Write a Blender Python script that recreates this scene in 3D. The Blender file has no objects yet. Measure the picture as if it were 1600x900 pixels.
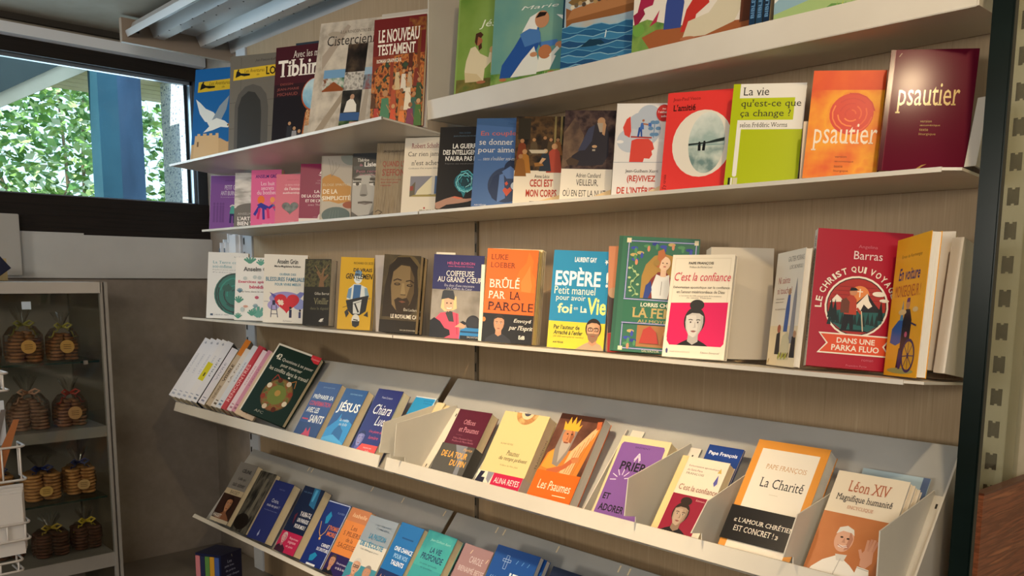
import bpy, bmesh, math, random
from mathutils import Vector, Matrix
from math import sin, cos, tan, radians, pi
random.seed(7)
S = bpy.context.scene
COL = S.collection

# ------------------------------------------------------------------ camera, world, lights
cam_d = bpy.data.cameras.new('camera'); cam = bpy.data.objects.new('camera', cam_d); COL.objects.link(cam)
cam_d.sensor_width = 36.0; cam_d.lens = 1341.35 / 1600 * 36.0
cam_d.shift_y = (621.1 - 450) / 1600; cam_d.clip_start = 0.02
YAW, PIT, ROL = -0.8104, -0.1378, 0.006
fw = Vector((sin(YAW) * cos(PIT), cos(YAW) * cos(PIT), sin(PIT)))
rt = Vector((cos(YAW), -sin(YAW), 0)); up = rt.cross(fw)
r2 = cos(ROL) * rt + sin(ROL) * up; u2 = -sin(ROL) * rt + cos(ROL) * up
cam.matrix_world = Matrix(((r2.x, u2.x, -fw.x, 1.6513), (r2.y, u2.y, -fw.y, -1.4437), (r2.z, u2.z, -fw.z, 1.5), (0, 0, 0, 1)))
S.camera = cam

w = bpy.data.worlds.new('sky'); S.world = w; w.use_nodes = True
bg = w.node_tree.nodes['Background']; bg.inputs[0].default_value = (0.62, 0.80, 1.0, 1); bg.inputs[1].default_value = 2.6

def light(name, kind, loc, power, color, target=None, **kw):
    d = bpy.data.lights.new(name, kind); d.energy = power; d.color = color
    for k, v in kw.items(): setattr(d, k, v)
    o = bpy.data.objects.new(name, d); COL.objects.link(o); o.location = loc
    if target is not None:
        o.rotation_euler = (Vector(target) - Vector(loc)).to_track_quat('-Z', 'Y').to_euler()
    return o
WARM = (1.0, 0.75, 0.45)
light('sun', 'SUN', (-6, -4, 8), 11.0, (1.0, 0.95, 0.85), target=(-6.6, -1.2, 4.6), angle=0.01)
light('ceiling_spot', 'SPOT', (1.62, -0.95, 2.33), 30, WARM, target=(0.75, -0.15, 1.35), spot_size=radians(100), spot_blend=0.8, shadow_soft_size=0.025)
light('ceiling_spot', 'SPOT', (0.50, -1.25, 2.33), 125, WARM, target=(0.36, -0.30, 0.96), spot_size=radians(58), spot_blend=0.8, shadow_soft_size=0.03)
light('ceiling_spot', 'SPOT', (-0.30, -1.9, 2.3), 34, WARM, target=(-0.6, -0.1, 1.45), spot_size=radians(60), spot_blend=0.8, shadow_soft_size=0.05)
light('fill_light', 'AREA', (3.0, -2.9, 2.2), 56, (1.0, 0.92, 0.82), target=(0.2, 0, 1.3), shape='RECTANGLE', size=1.6, size_y=0.5)  # unseen soft fill, added to brighten the faces turned right
light('fill_light', 'AREA', (0.5, -4.3, 1.75), 46, (1.0, 0.92, 0.80), target=(0.4, 0, 1.35), shape='RECTANGLE', size=0.8, size_y=0.5)  # low frontal fill, added to light the panels beneath the shelves
light('window_daylight', 'AREA', (-1.75, -0.9, 2.0), 16, (0.62, 0.80, 1.0), target=(0.0, -0.6, 1.5), shape='RECTANGLE', size=1.7, size_y=0.42)

vs = S.view_settings
vs.view_transform = 'Standard'; vs.look = 'None'; vs.exposure = -0.22; vs.gamma = 1.0
vs.use_curve_mapping = False

# ------------------------------------------------------------------ materials
def lin(h):
    h = h.lstrip('#'); o = []
    for i in (0, 2, 4):
        c = int(h[i:i + 2], 16) / 255
        o.append(c / 12.92 if c <= 0.04045 else ((c + 0.055) / 1.055) ** 2.4)
    return (*o, 1.0)
_M = {}
def mat(h, rough=0.5, metal=0.0, spec=0.4):
    k = (h, rough, metal, spec)
    if k in _M: return _M[k]
    m = bpy.data.materials.new('plain_' + h.lstrip('#')); m.use_nodes = True
    b = m.node_tree.nodes['Principled BSDF']
    b.inputs['Base Color'].default_value = lin(h); b.inputs['Roughness'].default_value = rough
    b.inputs['Metallic'].default_value = metal; b.inputs['Specular IOR Level'].default_value = spec
    _M[k] = m; return m
def noisy(name, stops, scale, stretch=(1, 1, 1), rough=0.55, detail=4.0, kind='noise', bump=0.0, spec=0.3, lohi=(0.3, 0.7)):
    """procedural mottled material: object-space noise through a colour ramp"""
    if name in _M: return _M[name]
    m = bpy.data.materials.new(name); m.use_nodes = True; nt = m.node_tree; N = nt.nodes; L = nt.links
    b = N['Principled BSDF']; b.inputs['Roughness'].default_value = rough; b.inputs['Specular IOR Level'].default_value = spec
    tc = N.new('ShaderNodeTexCoord'); mp = N.new('ShaderNodeMapping'); mp.inputs['Scale'].default_value = stretch
    L.new(tc.outputs['Object'], mp.inputs[0])
    if kind == 'noise':
        t = N.new('ShaderNodeTexNoise'); t.inputs['Detail'].default_value = detail; out = t.outputs['Fac']
    else:
        t = N.new('ShaderNodeTexVoronoi'); s = N.new('ShaderNodeSeparateColor'); L.new(t.outputs['Color'], s.inputs[0]); out = s.outputs[0]
    t.inputs['Scale'].default_value = scale; L.new(mp.outputs[0], t.inputs['Vector'])
    rp = N.new('ShaderNodeValToRGB'); e = rp.color_ramp.elements
    n = len(stops); lo, hi = lohi if kind == 'noise' else (0, 1)
    while len(e) < n: e.new(0.5)
    for i, c in enumerate(stops):
        e[i].position = lo + (hi - lo) * i / max(1, n - 1); e[i].color = lin(c)
    if kind != 'noise':
        rp.color_ramp.interpolation = 'CONSTANT'
        for i in range(n): e[i].position = i / n
    L.new(out, rp.inputs[0]); L.new(rp.outputs[0], b.inputs['Base Color'])
    if bump:
        bp = N.new('ShaderNodeBump'); bp.inputs['Strength'].default_value = bump; bp.inputs['Distance'].default_value = 0.002
        L.new(out, bp.inputs['Height']); L.new(bp.outputs[0], b.inputs['Normal'])
    _M[name] = m; return m
def clear(name, tint, gloss=0.08, rough=0.05, a=0.93):
    if name in _M: return _M[name]
    m = bpy.data.materials.new(name); m.use_nodes = True; nt = m.node_tree; N = nt.nodes; L = nt.links
    N.remove(N['Principled BSDF']); out = N['Material Output']
    tr = N.new('ShaderNodeBsdfTransparent'); tr.inputs[0].default_value = lin(tint)
    gl = N.new('ShaderNodeBsdfGlossy'); gl.inputs['Roughness'].default_value = rough
    fr = N.new('ShaderNodeFresnel'); fr.inputs[0].default_value = 1.45
    mul = N.new('ShaderNodeMath'); mul.operation = 'MULTIPLY'; mul.inputs[1].default_value = gloss * 10; mul.use_clamp = True
    L.new(fr.outputs[0], mul.inputs[0])
    mx = N.new('ShaderNodeMixShader'); L.new(mul.outputs[0], mx.inputs[0]); L.new(tr.outputs[0], mx.inputs[1]); L.new(gl.outputs[0], mx.inputs[2])
    L.new(mx.outputs[0], out.inputs[0]); _M[name] = m; return m

PAGES = noisy('page_edges', ['dcc698', 'efdfba', 'e4d0a6'], 40, (1, 60, 1), rough=0.8, spec=0.1)
WHITE_METAL = noisy('white_enamel', ['cfc8bb', 'd8d2c6'], 6, rough=0.38, spec=0.45)
GREY_PLATE = noisy('grey_enamel_plate', ['a3a29e', 'aeadA8'.lower()], 8, rough=0.45)
WOOD_PANEL = noisy('oak_veneer', ['9a8465', 'a89173', 'a18a6b', 'ae987a'], 5, (34, 34, 0.9), rough=0.5, detail=4, spec=0.3)
COUNTER_WOOD = noisy('mahogany', ['5a3020', '94583a', '6e402a', 'a86a46'], 4, (10, 1.6, 34), rough=0.4, detail=6)
PLASTER = noisy('grey_plaster', ['91877c', '9b9085'], 30, rough=0.9, bump=0.15, spec=0.1)
CONCRETE = noisy('pale_concrete', ['a39a84', 'b3aa95', 'aaa08b'], 14, rough=0.9, bump=0.2, spec=0.1)
CEIL = noisy('beige_ceiling', ['968d7e', 'a39a8b'], 10, rough=0.9, spec=0.1)
DARKWOOD = noisy('black_stained_wood', ['17120f', '241c17', '1c1613'], 4, (3, 1, 30), rough=0.55)
CARD = mat('c9b48c', 0.8)

# ------------------------------------------------------------------ mesh helpers
class MB:
    def __init__(s): s.bm = bmesh.new(); s.mats = []
    def mi(s, m):
        if m not in s.mats: s.mats.append(m)
        return s.mats.index(m)
    def poly(s, pts, m):
        vs_ = [s.bm.verts.new(p) for p in pts]
        try: f = s.bm.faces.new(vs_)
        except ValueError: return
        f.material_index = s.mi(m)
    def box(s, a, b, m, M=None, bevel=0):
        x0, y0, z0 = a; x1, y1, z1 = b
        P = [Vector(p) for p in ((x0,y0,z0),(x1,y0,z0),(x1,y1,z0),(x0,y1,z0),(x0,y0,z1),(x1,y0,z1),(x1,y1,z1),(x0,y1,z1))]
        if M: P = [M @ p for p in P]
        v = [s.bm.verts.new(p) for p in P]; i = s.mi(m); fs = []
        for q in ((0,3,2,1),(4,5,6,7),(0,1,5,4),(1,2,6,5),(2,3,7,6),(3,0,4,7)):
            f = s.bm.faces.new([v[k] for k in q]); f.material_index = i; fs.append(f)
        if bevel:
            es = list({e for f in fs for e in f.edges})
            bmesh.ops.bevel(s.bm, geom=es, offset=bevel, segments=2, affect='EDGES')
    def prism(s, pts, d, m):
        """closed polygon pts (3-D, planar) extruded by vector d"""
        d = Vector(d); a = [s.bm.verts.new(p) for p in pts]; b = [s.bm.verts.new(Vector(p) + d) for p in pts]; i = s.mi(m); n = len(pts)
        s.bm.faces.new(a).material_index = i; s.bm.faces.new(b[::-1]).material_index = i
        for k in range(n):
            s.bm.faces.new([a[k], b[k], b[(k + 1) % n], a[(k + 1) % n]]).material_index = i
    def tube(s, pts, r, m, seg=8, closed=False, taper=None):
        pts = [Vector(p) for p in pts]; rings = []; i = s.mi(m); n = len(pts)
        for k, p in enumerate(pts):
            if closed: t = (pts[(k + 1) % n] - pts[k - 1])
            else: t = pts[min(k + 1, n - 1)] - pts[max(k - 1, 0)]
            t.normalize(); a = t.orthogonal().normalized()
            if rings and abs(t.dot(prev)) < 0.999: a = (prev - t * prev.dot(t)).normalized()
            elif rings: a = (prev - t * prev.dot(t)); a = a.normalized() if a.length > 1e-6 else t.orthogonal().normalized()
            prev = a; b = t.cross(a); rr = r if not taper else r * taper[k]
            rings.append([s.bm.verts.new(p + rr * (cos(2 * pi * j / seg) * a + sin(2 * pi * j / seg) * b)) for j in range(seg)])
        for k in range(n if closed else n - 1):
            A, B = rings[k], rings[(k + 1) % n]
            for j in range(seg):
                f = s.bm.faces.new([A[j], A[(j + 1) % seg], B[(j + 1) % seg], B[j]]); f.material_index = i; f.smooth = True
        if not closed:
            s.bm.faces.new(rings[0][::-1]).material_index = i; s.bm.faces.new(rings[-1]).material_index = i
    def lathe(s, prof, c, m, seg=16, sq=0.0):
        """prof: (r, z); revolve about the vertical through c"""
        i = s.mi(m); rings = []
        for r, z in prof:
            ring = []
            for j in range(seg):
                a = 2 * pi * j / seg; k = 1 + sq * (abs(sin(2 * a)))
                ring.append(s.bm.verts.new((c[0] + r * k * cos(a), c[1] + r * k * sin(a), c[2] + z)))
            rings.append(ring)
        for A, B in zip(rings, rings[1:]):
            for j in range(seg):
                f = s.bm.faces.new([A[j], A[(j + 1) % seg], B[(j + 1) % seg], B[j]]); f.material_index = i; f.smooth = True
        s.bm.faces.new(rings[0][::-1]).material_index = i; s.bm.faces.new(rings[-1]).material_index = i
    def build(s, name, parent=None, recalc=False):
        if recalc: bmesh.ops.recalc_face_normals(s.bm, faces=s.bm.faces)
        me = bpy.data.meshes.new(name); s.bm.to_mesh(me); s.bm.free()
        for m in s.mats: me.materials.append(m)
        o = bpy.data.objects.new(name, me); COL.objects.link(o)
        if parent: o.parent = parent
        return o
def tag(o, label, cat, group=None, kind=None):
    if label: o['label'] = label
    if cat: o['category'] = cat
    if group: o['group'] = group
    if kind: o['kind'] = kind
    return o
def empty(name, loc=(0, 0, 0)):
    o = bpy.data.objects.new(name, None); COL.objects.link(o); o.location = loc; o.empty_display_size = 0.05; return o
def struct(o): o['kind'] = 'structure'; return o

# ------------------------------------------------------------------ lettering
_T = {}
def text_polys(txt, style=''):
    k = (txt, style)
    if k in _T: return _T[k]
    c = bpy.data.curves.new('lettering', 'FONT'); c.body = txt; c.resolution_u = 2
    if 'b' in style: c.offset = 0.022
    if 'i' in style: c.shear = 0.25
    o = bpy.data.objects.new('lettering', c); COL.objects.link(o)
    me = bpy.data.meshes.new_from_object(o.evaluated_get(bpy.context.evaluated_depsgraph_get()))
    V = [(v.co.x, v.co.y) for v in me.vertices]
    P = [[V[i] for i in p.vertices] for p in me.polygons]
    if 's' in style:      # small slab serifs on the flat stem ends
        cnt = {}
        for p in me.polygons:
            for e in p.edge_keys: cnt[e] = cnt.get(e, 0) + 1
        ys = sorted({round(v[1], 3) for v in V})
        for (a, b), n in cnt.items():
            (x0, y0), (x1, y1) = V[a], V[b]
            if n == 1 and abs(y0 - y1) < 1e-3 and 0.02 < abs(x0 - x1) < 0.2:
                lo, hi = min(x0, x1) - 0.07, max(x0, x1) + 0.07
                if abs(y0) < 0.032 or y0 < -0.1: P.append([(lo, y0), (hi, y0), (hi, y0 + 0.045), (lo, y0 + 0.045)])
                elif y0 > 0.45: P.append([(lo, y0 - 0.045), (hi, y0 - 0.045), (hi, y0), (lo, y0)])
    bpy.data.objects.remove(o); bpy.data.meshes.remove(me); bpy.data.curves.remove(c)
    xs = [q[0] for p in P for q in p]; ys = [q[1] for p in P for q in p]
    x0, x1, y0, y1 = min(xs), max(xs), min(ys), max(ys)
    P = [[((x - x0) / (x1 - x0), (y - y0) / (y1 - y0)) for x, y in p] for p in P]
    _T[k] = P; return P

# ------------------------------------------------------------------ cover art: items in cover fractions (u right, v up)
def colm(c, rough=0.35):
    return c if not isinstance(c, str) else mat(c, rough, 0.0, 0.22)
def draw(mb, items, wd, ht, y0, rough=0.35, ox=0.0, oz=0.0):
    """lay flat coloured shapes on the plane y=y0, each a hair in front of the one before"""
    k = 0
    def X(u, v, lift): return (ox + min(max(u, 0), 1) * wd, y0 - lift, oz + min(max(v, 0), 1) * ht)
    for it in items:
        k += 1; e = 0.00003 * k; t = it[0]
        if t == 'r':
            _, a, b, c, d, m = it; mb.poly([X(a, b, e), X(c, b, e), X(c, d, e), X(a, d, e)], colm(m, rough))
        elif t == 'p': mb.poly([X(a, b, e) for a, b in it[1]], colm(it[2], rough))
        elif t in 'ec':
            _, cu, cv, ru, rv, m = it
            if t == 'c': rv = ru * wd / ht * rv
            n = 28 if ru * wd > 0.004 else 12
            mb.poly([X(cu + ru * cos(2 * pi * i / n), cv + rv * sin(2 * pi * i / n), e) for i in range(n)], colm(m, rough))
        elif t == 'l':
            _, pts, wl, m = it
            for (a, b), (c, d) in zip(pts, pts[1:]):
                dx, dy = (c - a) * wd, (d - b) * ht; q = math.hypot(dx, dy) or 1
                nx, ny = -dy / q * wl * 0.5, dx / q * wl * 0.5
                mb.poly([X(a + nx, b + ny * wd / ht, e), X(a - nx, b - ny * wd / ht, e), X(c - nx, d - ny * wd / ht, e), X(c + nx, d + ny * wd / ht, e)], colm(m, rough))
        elif t == 't':
            txt, a, b, c, d, m = it[1:7]; st = it[7] if len(it) > 7 else ''
            for p in text_polys(txt, st): mb.poly([X(a + (c - a) * q[0], b + (d - b) * q[1], e) for q in p], colm(m, rough))
        elif t == 'tv':     # lettering running up the cover
            txt, a, b, c, d, m = it[1:7]; st = it[7] if len(it) > 7 else ''
            for p in text_polys(txt, st): mb.poly([X(c - (c - a) * q[1], b + (d - b) * q[0], e) for q in p], colm(m, rough))
        elif t == 'arc':    # lettering around a circle
            txt, cu, cv, r, a0, a1, hh, m = it[1:9]; st = it[9] if len(it) > 9 else ''
            n = len(txt)
            wts = [0.45 if ch in 'I ' else 1.0 for ch in txt]; tot = sum(wts); acc = 0
            for ch, wt in zip(txt, wts):
                am = radians(a0 + (a1 - a0) * (acc + wt / 2) / tot); span = abs(radians(a1 - a0)) * wt / tot * r * wd * 0.84; acc += wt
                if ch == ' ': continue
                for p in text_polys(ch, st):
                    P = []
                    for qx, qy in p:
                        lx, ly = (qx - 0.5) * span, qy * hh * wd
                        rx, rz = cos(am), sin(am)
                        px = cu * wd + (r * wd + ly) * rx + lx * rz; pz = cv * ht + (r * wd + ly) * rz - lx * rx
                        P.append(X(px / wd, pz / ht, e))
                    mb.poly(P, colm(m, rough))
def paint(name, cols, scale, kind='noise', stretch=(1, 1, 1)):
    return noisy('print_' + name, cols, scale, stretch, rough=0.4, kind=kind, spec=0.22, lohi=(0.36, 0.64))
def mix(a, b, f): return ''.join('%02x' % round(int(a[i:i + 2], 16) * (1 - f) + int(b[i:i + 2], 16) * f) for i in (0, 2, 4))
def head(cu, cv, r, asp, skin='d8a888', hair='3a2a20', shirt='202024', bun=False, glasses=False, beard=None, long=False, shade='b98868'):
    """a small printed portrait: shoulders, neck, head, hair, features. r is the head half-width, asp = width/height of the cover"""
    q = lambda x, y: (cu + x * r, cv + y * r * asp)
    I = []
    if long: I.append(('e', cu, cv + 0.0 * r * asp, 1.25 * r, 1.75 * r * asp, hair))
    I.append(('p', [q(-2.4, -4.2), q(-2.2, -2.6), q(-1.2, -1.95), q(-.5, -1.6), q(.5, -1.6), q(1.2, -1.95), q(2.2, -2.6), q(2.4, -4.2)], shirt))
    I.append(('p', [q(-.5, -.8), q(-.55, -1.8), q(0, -2.15), q(.55, -1.8), q(.5, -.8)], shade))
    if bun: I.append(('e', cu + .1 * r, cv + 1.85 * r * asp, .75 * r, .55 * r * asp, hair))
    I.append(('e', cu, cv + .25 * r * asp, 1.1 * r, 1.4 * r * asp, hair))
    I.append(('p', [q(-.88, .75), q(-.93, .1), q(-.82, -.55), q(-.5, -1.15), q(0, -1.4), q(.5, -1.15), q(.82, -.55), q(.93, .1), q(.88, .75), q(.45, 1.02), q(-.3, 1.05)], skin))
    mid = mix(skin, shade, .45)
    I.append(('p', [q(.1, 1.0), q(.88, .7), q(.93, .1), q(.82, -.55), q(.5, -1.15), q(.1, -1.36), q(.34, -.9), q(.4, -.2), q(.2, .4)], mid))
    I.append(('p', [q(.62, .8), q(.88, .7), q(.93, .1), q(.82, -.55), q(.5, -1.15), q(.3, -1.26), q(.62, -.7), q(.7, .0)], shade))
    I.append(('p', [q(-.88, .7), q(-.93, .1), q(-.82, -.55), q(-.5, -1.15), q(-.68, -.5), q(-.74, .1)], mid))
    I.append(('p', [q(-.88, .75), q(-.3, 1.05), q(.45, 1.02), q(.88, .75), q(.4, .8), q(-.3, .82)], mid))
    if beard: I.append(('p', [q(-.85, -.4), q(-.5, -.45), q(0, -.4), q(.5, -.45), q(.85, -.4), q(.6, -1.3), q(0, -1.75), q(-.6, -1.3)], beard))
    for sx in (-1, 1):
        I.append(('e', cu + sx * .38 * r, cv + .12 * r * asp, .22 * r, .12 * r * asp, mid)); I.append(('e', cu + sx * .38 * r, cv + .11 * r * asp, .16 * r, .075 * r * asp, 'd8d2cc')); I.append(('e', cu + sx * .38 * r, cv + .115 * r * asp, .085 * r, .08 * r * asp, '2a201c'))
        I.append(('l', [q(sx * .18, .33), q(sx * .4, .40), q(sx * .62, .34)], .09 * r, mix(hair, skin, .25)))
        if glasses: I += [('l', [q(sx * .1, .32), q(sx * .68, .32), q(sx * .68, -.1), q(sx * .1, -.1), q(sx * .1, .32)], .09 * r, '151515')]
    I.append(('p', [q(.04, .14), q(.1, .1), q(.2, -.40), q(.02, -.44), q(-.14, -.42), q(.04, -.36)], shade))
    I.append(('p', [q(-.3, -.76), q(-.08, -.70), q(.08, -.70), q(.3, -.76), q(.1, -.9), q(-.1, -.9)], mix(shade, '9a4a44', .6))); I.append(('l', [q(-.3, -.77), q(0, -.79), q(.3, -.77)], .04 * r, '5a2c2a'))
    return I

# ------------------------------------------------------------------ books
def frame(x, y, z, yaw, lean, roll):
    a, b, c = radians(yaw), radians(lean), radians(roll)
    U = Vector((cos(a), sin(a), 0)); B = Vector((-sin(a), cos(a), 0)); V = cos(b) * Vector((0, 0, 1)) + sin(b) * B
    u = cos(c) * U - sin(c) * V; v = cos(c) * V + sin(c) * U; n = v.cross(u)
    return Matrix(((u.x, n.x, v.x, x), (u.y, n.y, v.y, y), (u.z, n.z, v.z, z), (0, 0, 0, 1)))
def book(name, label, group, fit, t, color, art=(), extra=(), copies=0, gap=0.0, rough=0.35, spine=None, back=None, cat='book', hard=False, lift=None, pages=PAGES, rnd=0, wlabel=None, M=None, spec=.22):
    x, y, z, yaw, lean, roll, wd, ht = fit
    if lift is None: lift = t * sin(radians(lean)) + (0.0006 if roll >= 0 else wd * sin(radians(-roll)) + 0.0006)
    if roll > 2 and M is None: lift += wd * sin(radians(roll - 2))
    ht -= lift
    root = empty(name); root.matrix_world = M if M is not None else frame(x, y, z + lift, yaw, lean, roll)
    tag(root, label, cat, group)
    cm = mat(color, rough, 0, spec) if isinstance(color, str) else color
    sm = mat(spine, rough, 0, 0.22) if spine else cm; bm_ = mat(back, rough, 0, 0.22) if back else cm
    c = 0.0022 if hard else 0.0008; i = 0.003 if hard else 0.0012
    mb = MB()
    mb.box((0, 0, 0), (wd, c, ht), cm); mb.box((0, t - c, 0), (wd, t, ht), bm_); mb.box((0, c, 0), (c, t - c, ht), sm)
    draw(mb, art, wd, ht, 0.0, rough)
    cov = mb.build('cover', root)
    mb = MB(); mb.box((c, c, i), (wd - i, t - c, ht - i), pages); mb.build('page_block', root)
    for k, it in enumerate(extra):       # belly bands, stickers, bookmarks: (part name, u0,v0,u1,v1, colour, art)
        nm, a, b_, c_, d, col, items = it
        mb = MB(); e = 0.0035 if nm == 'sticker' else 0.0028
        if nm == 'paper_band':
            mb.box((a * wd - 0.0006, -e, b_ * ht), (c_ * wd + 0.0006, -e + 0.0005, d * ht), colm(col, 0.22))
            mb.box((c_ * wd + 0.0001, -e, b_ * ht), (c_ * wd + 0.0006, t + 0.0006, d * ht), colm(col, 0.22))
            mb.box((a * wd - 0.0006, -e, b_ * ht), (a * wd - 0.0001, t + 0.0006, d * ht), colm(col, 0.22))
        elif nm == 'sticker':
            n = 24; mb.prism([(wd * ((a + c_) / 2 + (c_ - a) / 2 * cos(2 * pi * q / n)), -e + 0.0005, ht * ((b_ + d) / 2 + (d - b_) / 2 * sin(2 * pi * q / n))) for q in range(n)], (0, -0.0005, 0), colm(col, 0.3))
        else:
            mb.box((a * wd, t * 0.5 - 0.0005, b_ * ht), (c_ * wd, t * 0.5 + 0.0005, d * ht), colm(col, 0.5))
        if items: draw(mb, items, (c_ - a) * wd, (d - b_) * ht, -e, 0.25, a * wd, b_ * ht)
        mb.build(nm, root)
    words_ = ('first', 'second', 'third', 'fourth')
    for k in range(copies):
        r = root.copy(); COL.objects.link(r)
        r.matrix_world = root.matrix_world @ Matrix.Translation((gap * (k + 1), (t + 0.0026) * (k + 1), 0.002 * ((k % 2) * 2 - 1) * 0 ))
        for ch in root.children:
            if ch.name.split('.')[0] in ('sticker',): continue
            d = ch.copy(); COL.objects.link(d); d.parent = r
        r['label'] = '%s spare copy hidden behind the %s, mostly its pages showing' % (words_[k], wlabel or label.split(',')[0])
        r['label'] = ' '.join(r['label'].split()[:16])
    return root

# ------------------------------------------------------------------ the room
XW, YB, ZC = -1.65, 0.05, 2.355
def slab(name, a, b, m): mb = MB(); mb.box(a, b, m); return struct(mb.build(name))
slab('floor', (-1.9, -5.2, -0.1), (4.2, 0.3, 0.0), noisy('stone_floor', ['6b6258', '7a7065', '5f574e'], 3, rough=0.6))
slab('ceiling', (-1.9, -5.2, ZC), (4.2, 0.3, ZC + 0.1), CEIL)
slab('wall_back', (-1.68, YB, 0), (0.0, YB + 0.15, ZC), PLASTER)
slab('wall_back_right', (0.0, YB, 0), (4.2, YB + 0.15, ZC), CONCRETE)
slab('wall_right', (4.0, -5.2, 0), (4.15, YB, ZC), PLASTER)
slab('wall_front', (-1.9, -5.2, 0), (4.2, -5.05, ZC), PLASTER)
WY0, WY1, WZ0, WZ1 = -1.9, 0.012, 1.775, 2.232
mb = MB()
mb.box((XW - 0.2, -5.05, 0), (XW, YB, 1.62), PLASTER); mb.box((XW - 0.2, -5.05, 2.26), (XW, YB, ZC), CEIL)
mb.box((XW - 0.2, -5.05, 1.62), (XW, WY0, 2.26), PLASTER)
struct(mb.build('wall_left'))
# window: stained frame, silver glazing bead, pane
mb = MB()
mb.box((XW - 0.09, WY0, 1.62), (XW + 0.015, YB, WZ0), DARKWOOD); mb.box((XW - 0.09, WY0, WZ1), (XW + 0.015, YB, 2.29), DARKWOOD)
mb.box((XW - 0.09, WY1, WZ0), (XW + 0.01, YB, WZ1), mat('2a2c30', 0.5)); mb.box((XW - 0.09, WY0, WZ0), (XW + 0.01, WY0 + 0.05, WZ1), DARKWOOD)
win = struct(mb.build('window_1'))
mb = MB(); bead = mat('9aa4b0', 0.3, 0.7)
mb.box((XW - 0.03, WY0 + .05, WZ1 - 0.012), (XW - 0.012, WY1, WZ1), bead); mb.box((XW - 0.03, WY0 + .05, WZ0), (XW - 0.012, WY1, WZ0 + 0.006), bead)
mb.box((XW - 0.03, WY1 - 0.008, WZ0), (XW - 0.012, WY1, WZ1), bead); mb.box((XW - 0.02, WY1 - 0.03, WZ0), (XW - 0.015, WY1 - 0.018, WZ1), mat('20262e', 0.4))
mb.build('glazing_bead', win)
mb = MB(); mb.box((XW - 0.05, WY0 + .05, WZ0), (XW - 0.044, WY1, WZ1), clear('window_glass', 'f2f8f6', 0.05)); mb.build('window_pane', win)
mb = MB(); g = mat('15110e', 0.6)      # board joints on the sill
for z in (1.665, 1.705, 1.742): mb.box((XW + 0.0145, WY0, z), (XW + 0.0165, YB, z + 0.002), g)
mb.build('sill_groove', win)
mb = MB(); mb.box((XW, -1.9, 2.335), (XW + 0.02, YB, ZC), mat('3b352d', 0.7)); struct(mb.build('trim_1'))
mb = MB(); mb.prism([(XW, -1.9, 2.279), (XW + 0.045, -1.9, 2.284), (XW + 0.045, -1.9, 2.318), (XW, -1.9, 2.326)], (0, 1.945, 0), mat('f0f2f6', 0.4))
tag(mb.build('blind_cassette', recalc=True), 'long white roller blind cassette above the window', 'blind')
WB = noisy('white_trim_board', ['c3c1bd', 'cdcbc7'], 5, rough=0.6)
mb = MB(); mb.box((XW, -1.9, 1.492), (XW + 0.03, YB, 1.643), WB, bevel=0.002); mb.box((XW + 0.001, -0.66, 1.643), (XW + 0.029, -0.42, 1.649), WB); struct(mb.build('trim_2'))
mb = MB(); mb.box((XW + 0.03, -1.3, 1.50), (XW + 0.055, -0.628, 1.703), mat('b7b2ab', 0.6), bevel=0.002)
tag(mb.build('wall_panel'), 'pale grey upright board on the wall beneath the window, at the photo left edge', 'panel')
# ribbed white sheet under the ceiling
mb = MB(); RW = mat('b9b5b1', 0.3, 0.0, 0.5)
x0, x1 = -1.39, 1.3
prof = [(-.325, 2.30), (-.318, 2.285), (-.30, 2.33), (-.245, 2.33), (-.232, 2.297), (-.196, 2.297), (-.183, 2.33), (-.085, 2.33), (-.07, 2.297), (-.033, 2.297), (-.02, 2.33), (.035, 2.33), (.042, 2.295), (.05, 2.295)]
for (a, b), (c, d) in zip(prof, prof[1:]): mb.poly([(x0, a, b), (x1, a, b), (x1, c, d), (x0, c, d)], RW)
for (a, b), (c, d) in zip(prof, prof[1:]): mb.poly([(x0, a, b + .004), (x0, c, d + .004), (x1, c, d + .004), (x1, a, b + .004)], RW)
dk = mat('55524f', 0.6)
for yy in (-.232, -.196, -.07, -.033):
    for k in range(22): mb.box((x0 + .04 + k * .09, yy - .002, 2.2955), (x0 + .043 + k * .09, yy + .002, 2.2975), dk)


rib = tag(mb.build('ribbed_ceiling_sheet'), 'white ribbed metal sheet hung under the ceiling above the top books', 'ceiling panel')
mb = MB(); mb.box((x0 - 0.022, -.335, 2.268), (x0 - 0.002, .05, 2.345), mat('a08d7b', 0.6))
for yy in (-.215, -.05, -.285): mb.box((x0 - 0.0022, yy - .006, 2.303), (x0 + 0.001, yy + .006, 2.309), mat('2b2620'))
mb.build('end_batten', rib)
# ------------------------------------------------------------------ shelving unit
def panel(name, x0, x1, lab):
    mb = MB(); mb.box((x0, 0.004, 0.421), (x1, 0.02, 2.275), WOOD_PANEL); return tag(mb.build(name), lab, 'panel', 'back panels of the shelving')
panel('back_panel', -1.192, -0.006, 'brown oak veneer back panel of the left shelving bay')
panel('back_panel', 0.006, 1.198, 'brown oak veneer back panel of the right shelving bay')
SLOT = mat('2e2a20', 0.7)
def post(x0, x1, lab, m, slots=True, sw=0.012):
    root = empty('shelf_upright', ((x0 + x1) / 2, 0.02, 0)); tag(root, lab, 'upright', 'slotted uprights')
    h = (x1 - x0) / 2
    mb = MB(); mb.box((-h, -0.022, 0.421), (h, 0.028, 2.275), m, bevel=0.001); mb.build('rail', root)
    mb = MB(); z = 0.72
    c = -h + 0.006 + sw / 2 if h > .015 else 0
    while z < 2.25:
        mb.box((c - sw / 2, -0.0226, z - .013), (c + sw / 2, -0.021, z + .013), SLOT)
        for s_ in (-1, 1): mb.box((c - .002, -0.0228, z + s_ * .013 - .0025), (c + .002, -0.0215, z + s_ * .013 + .0025), m)
        z += 0.0503
    mb.build('slots', root)
    return root
UP_M = noisy('painted_upright', ['bdb49c', 'c8bfa8'], 9, rough=0.5)
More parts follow.
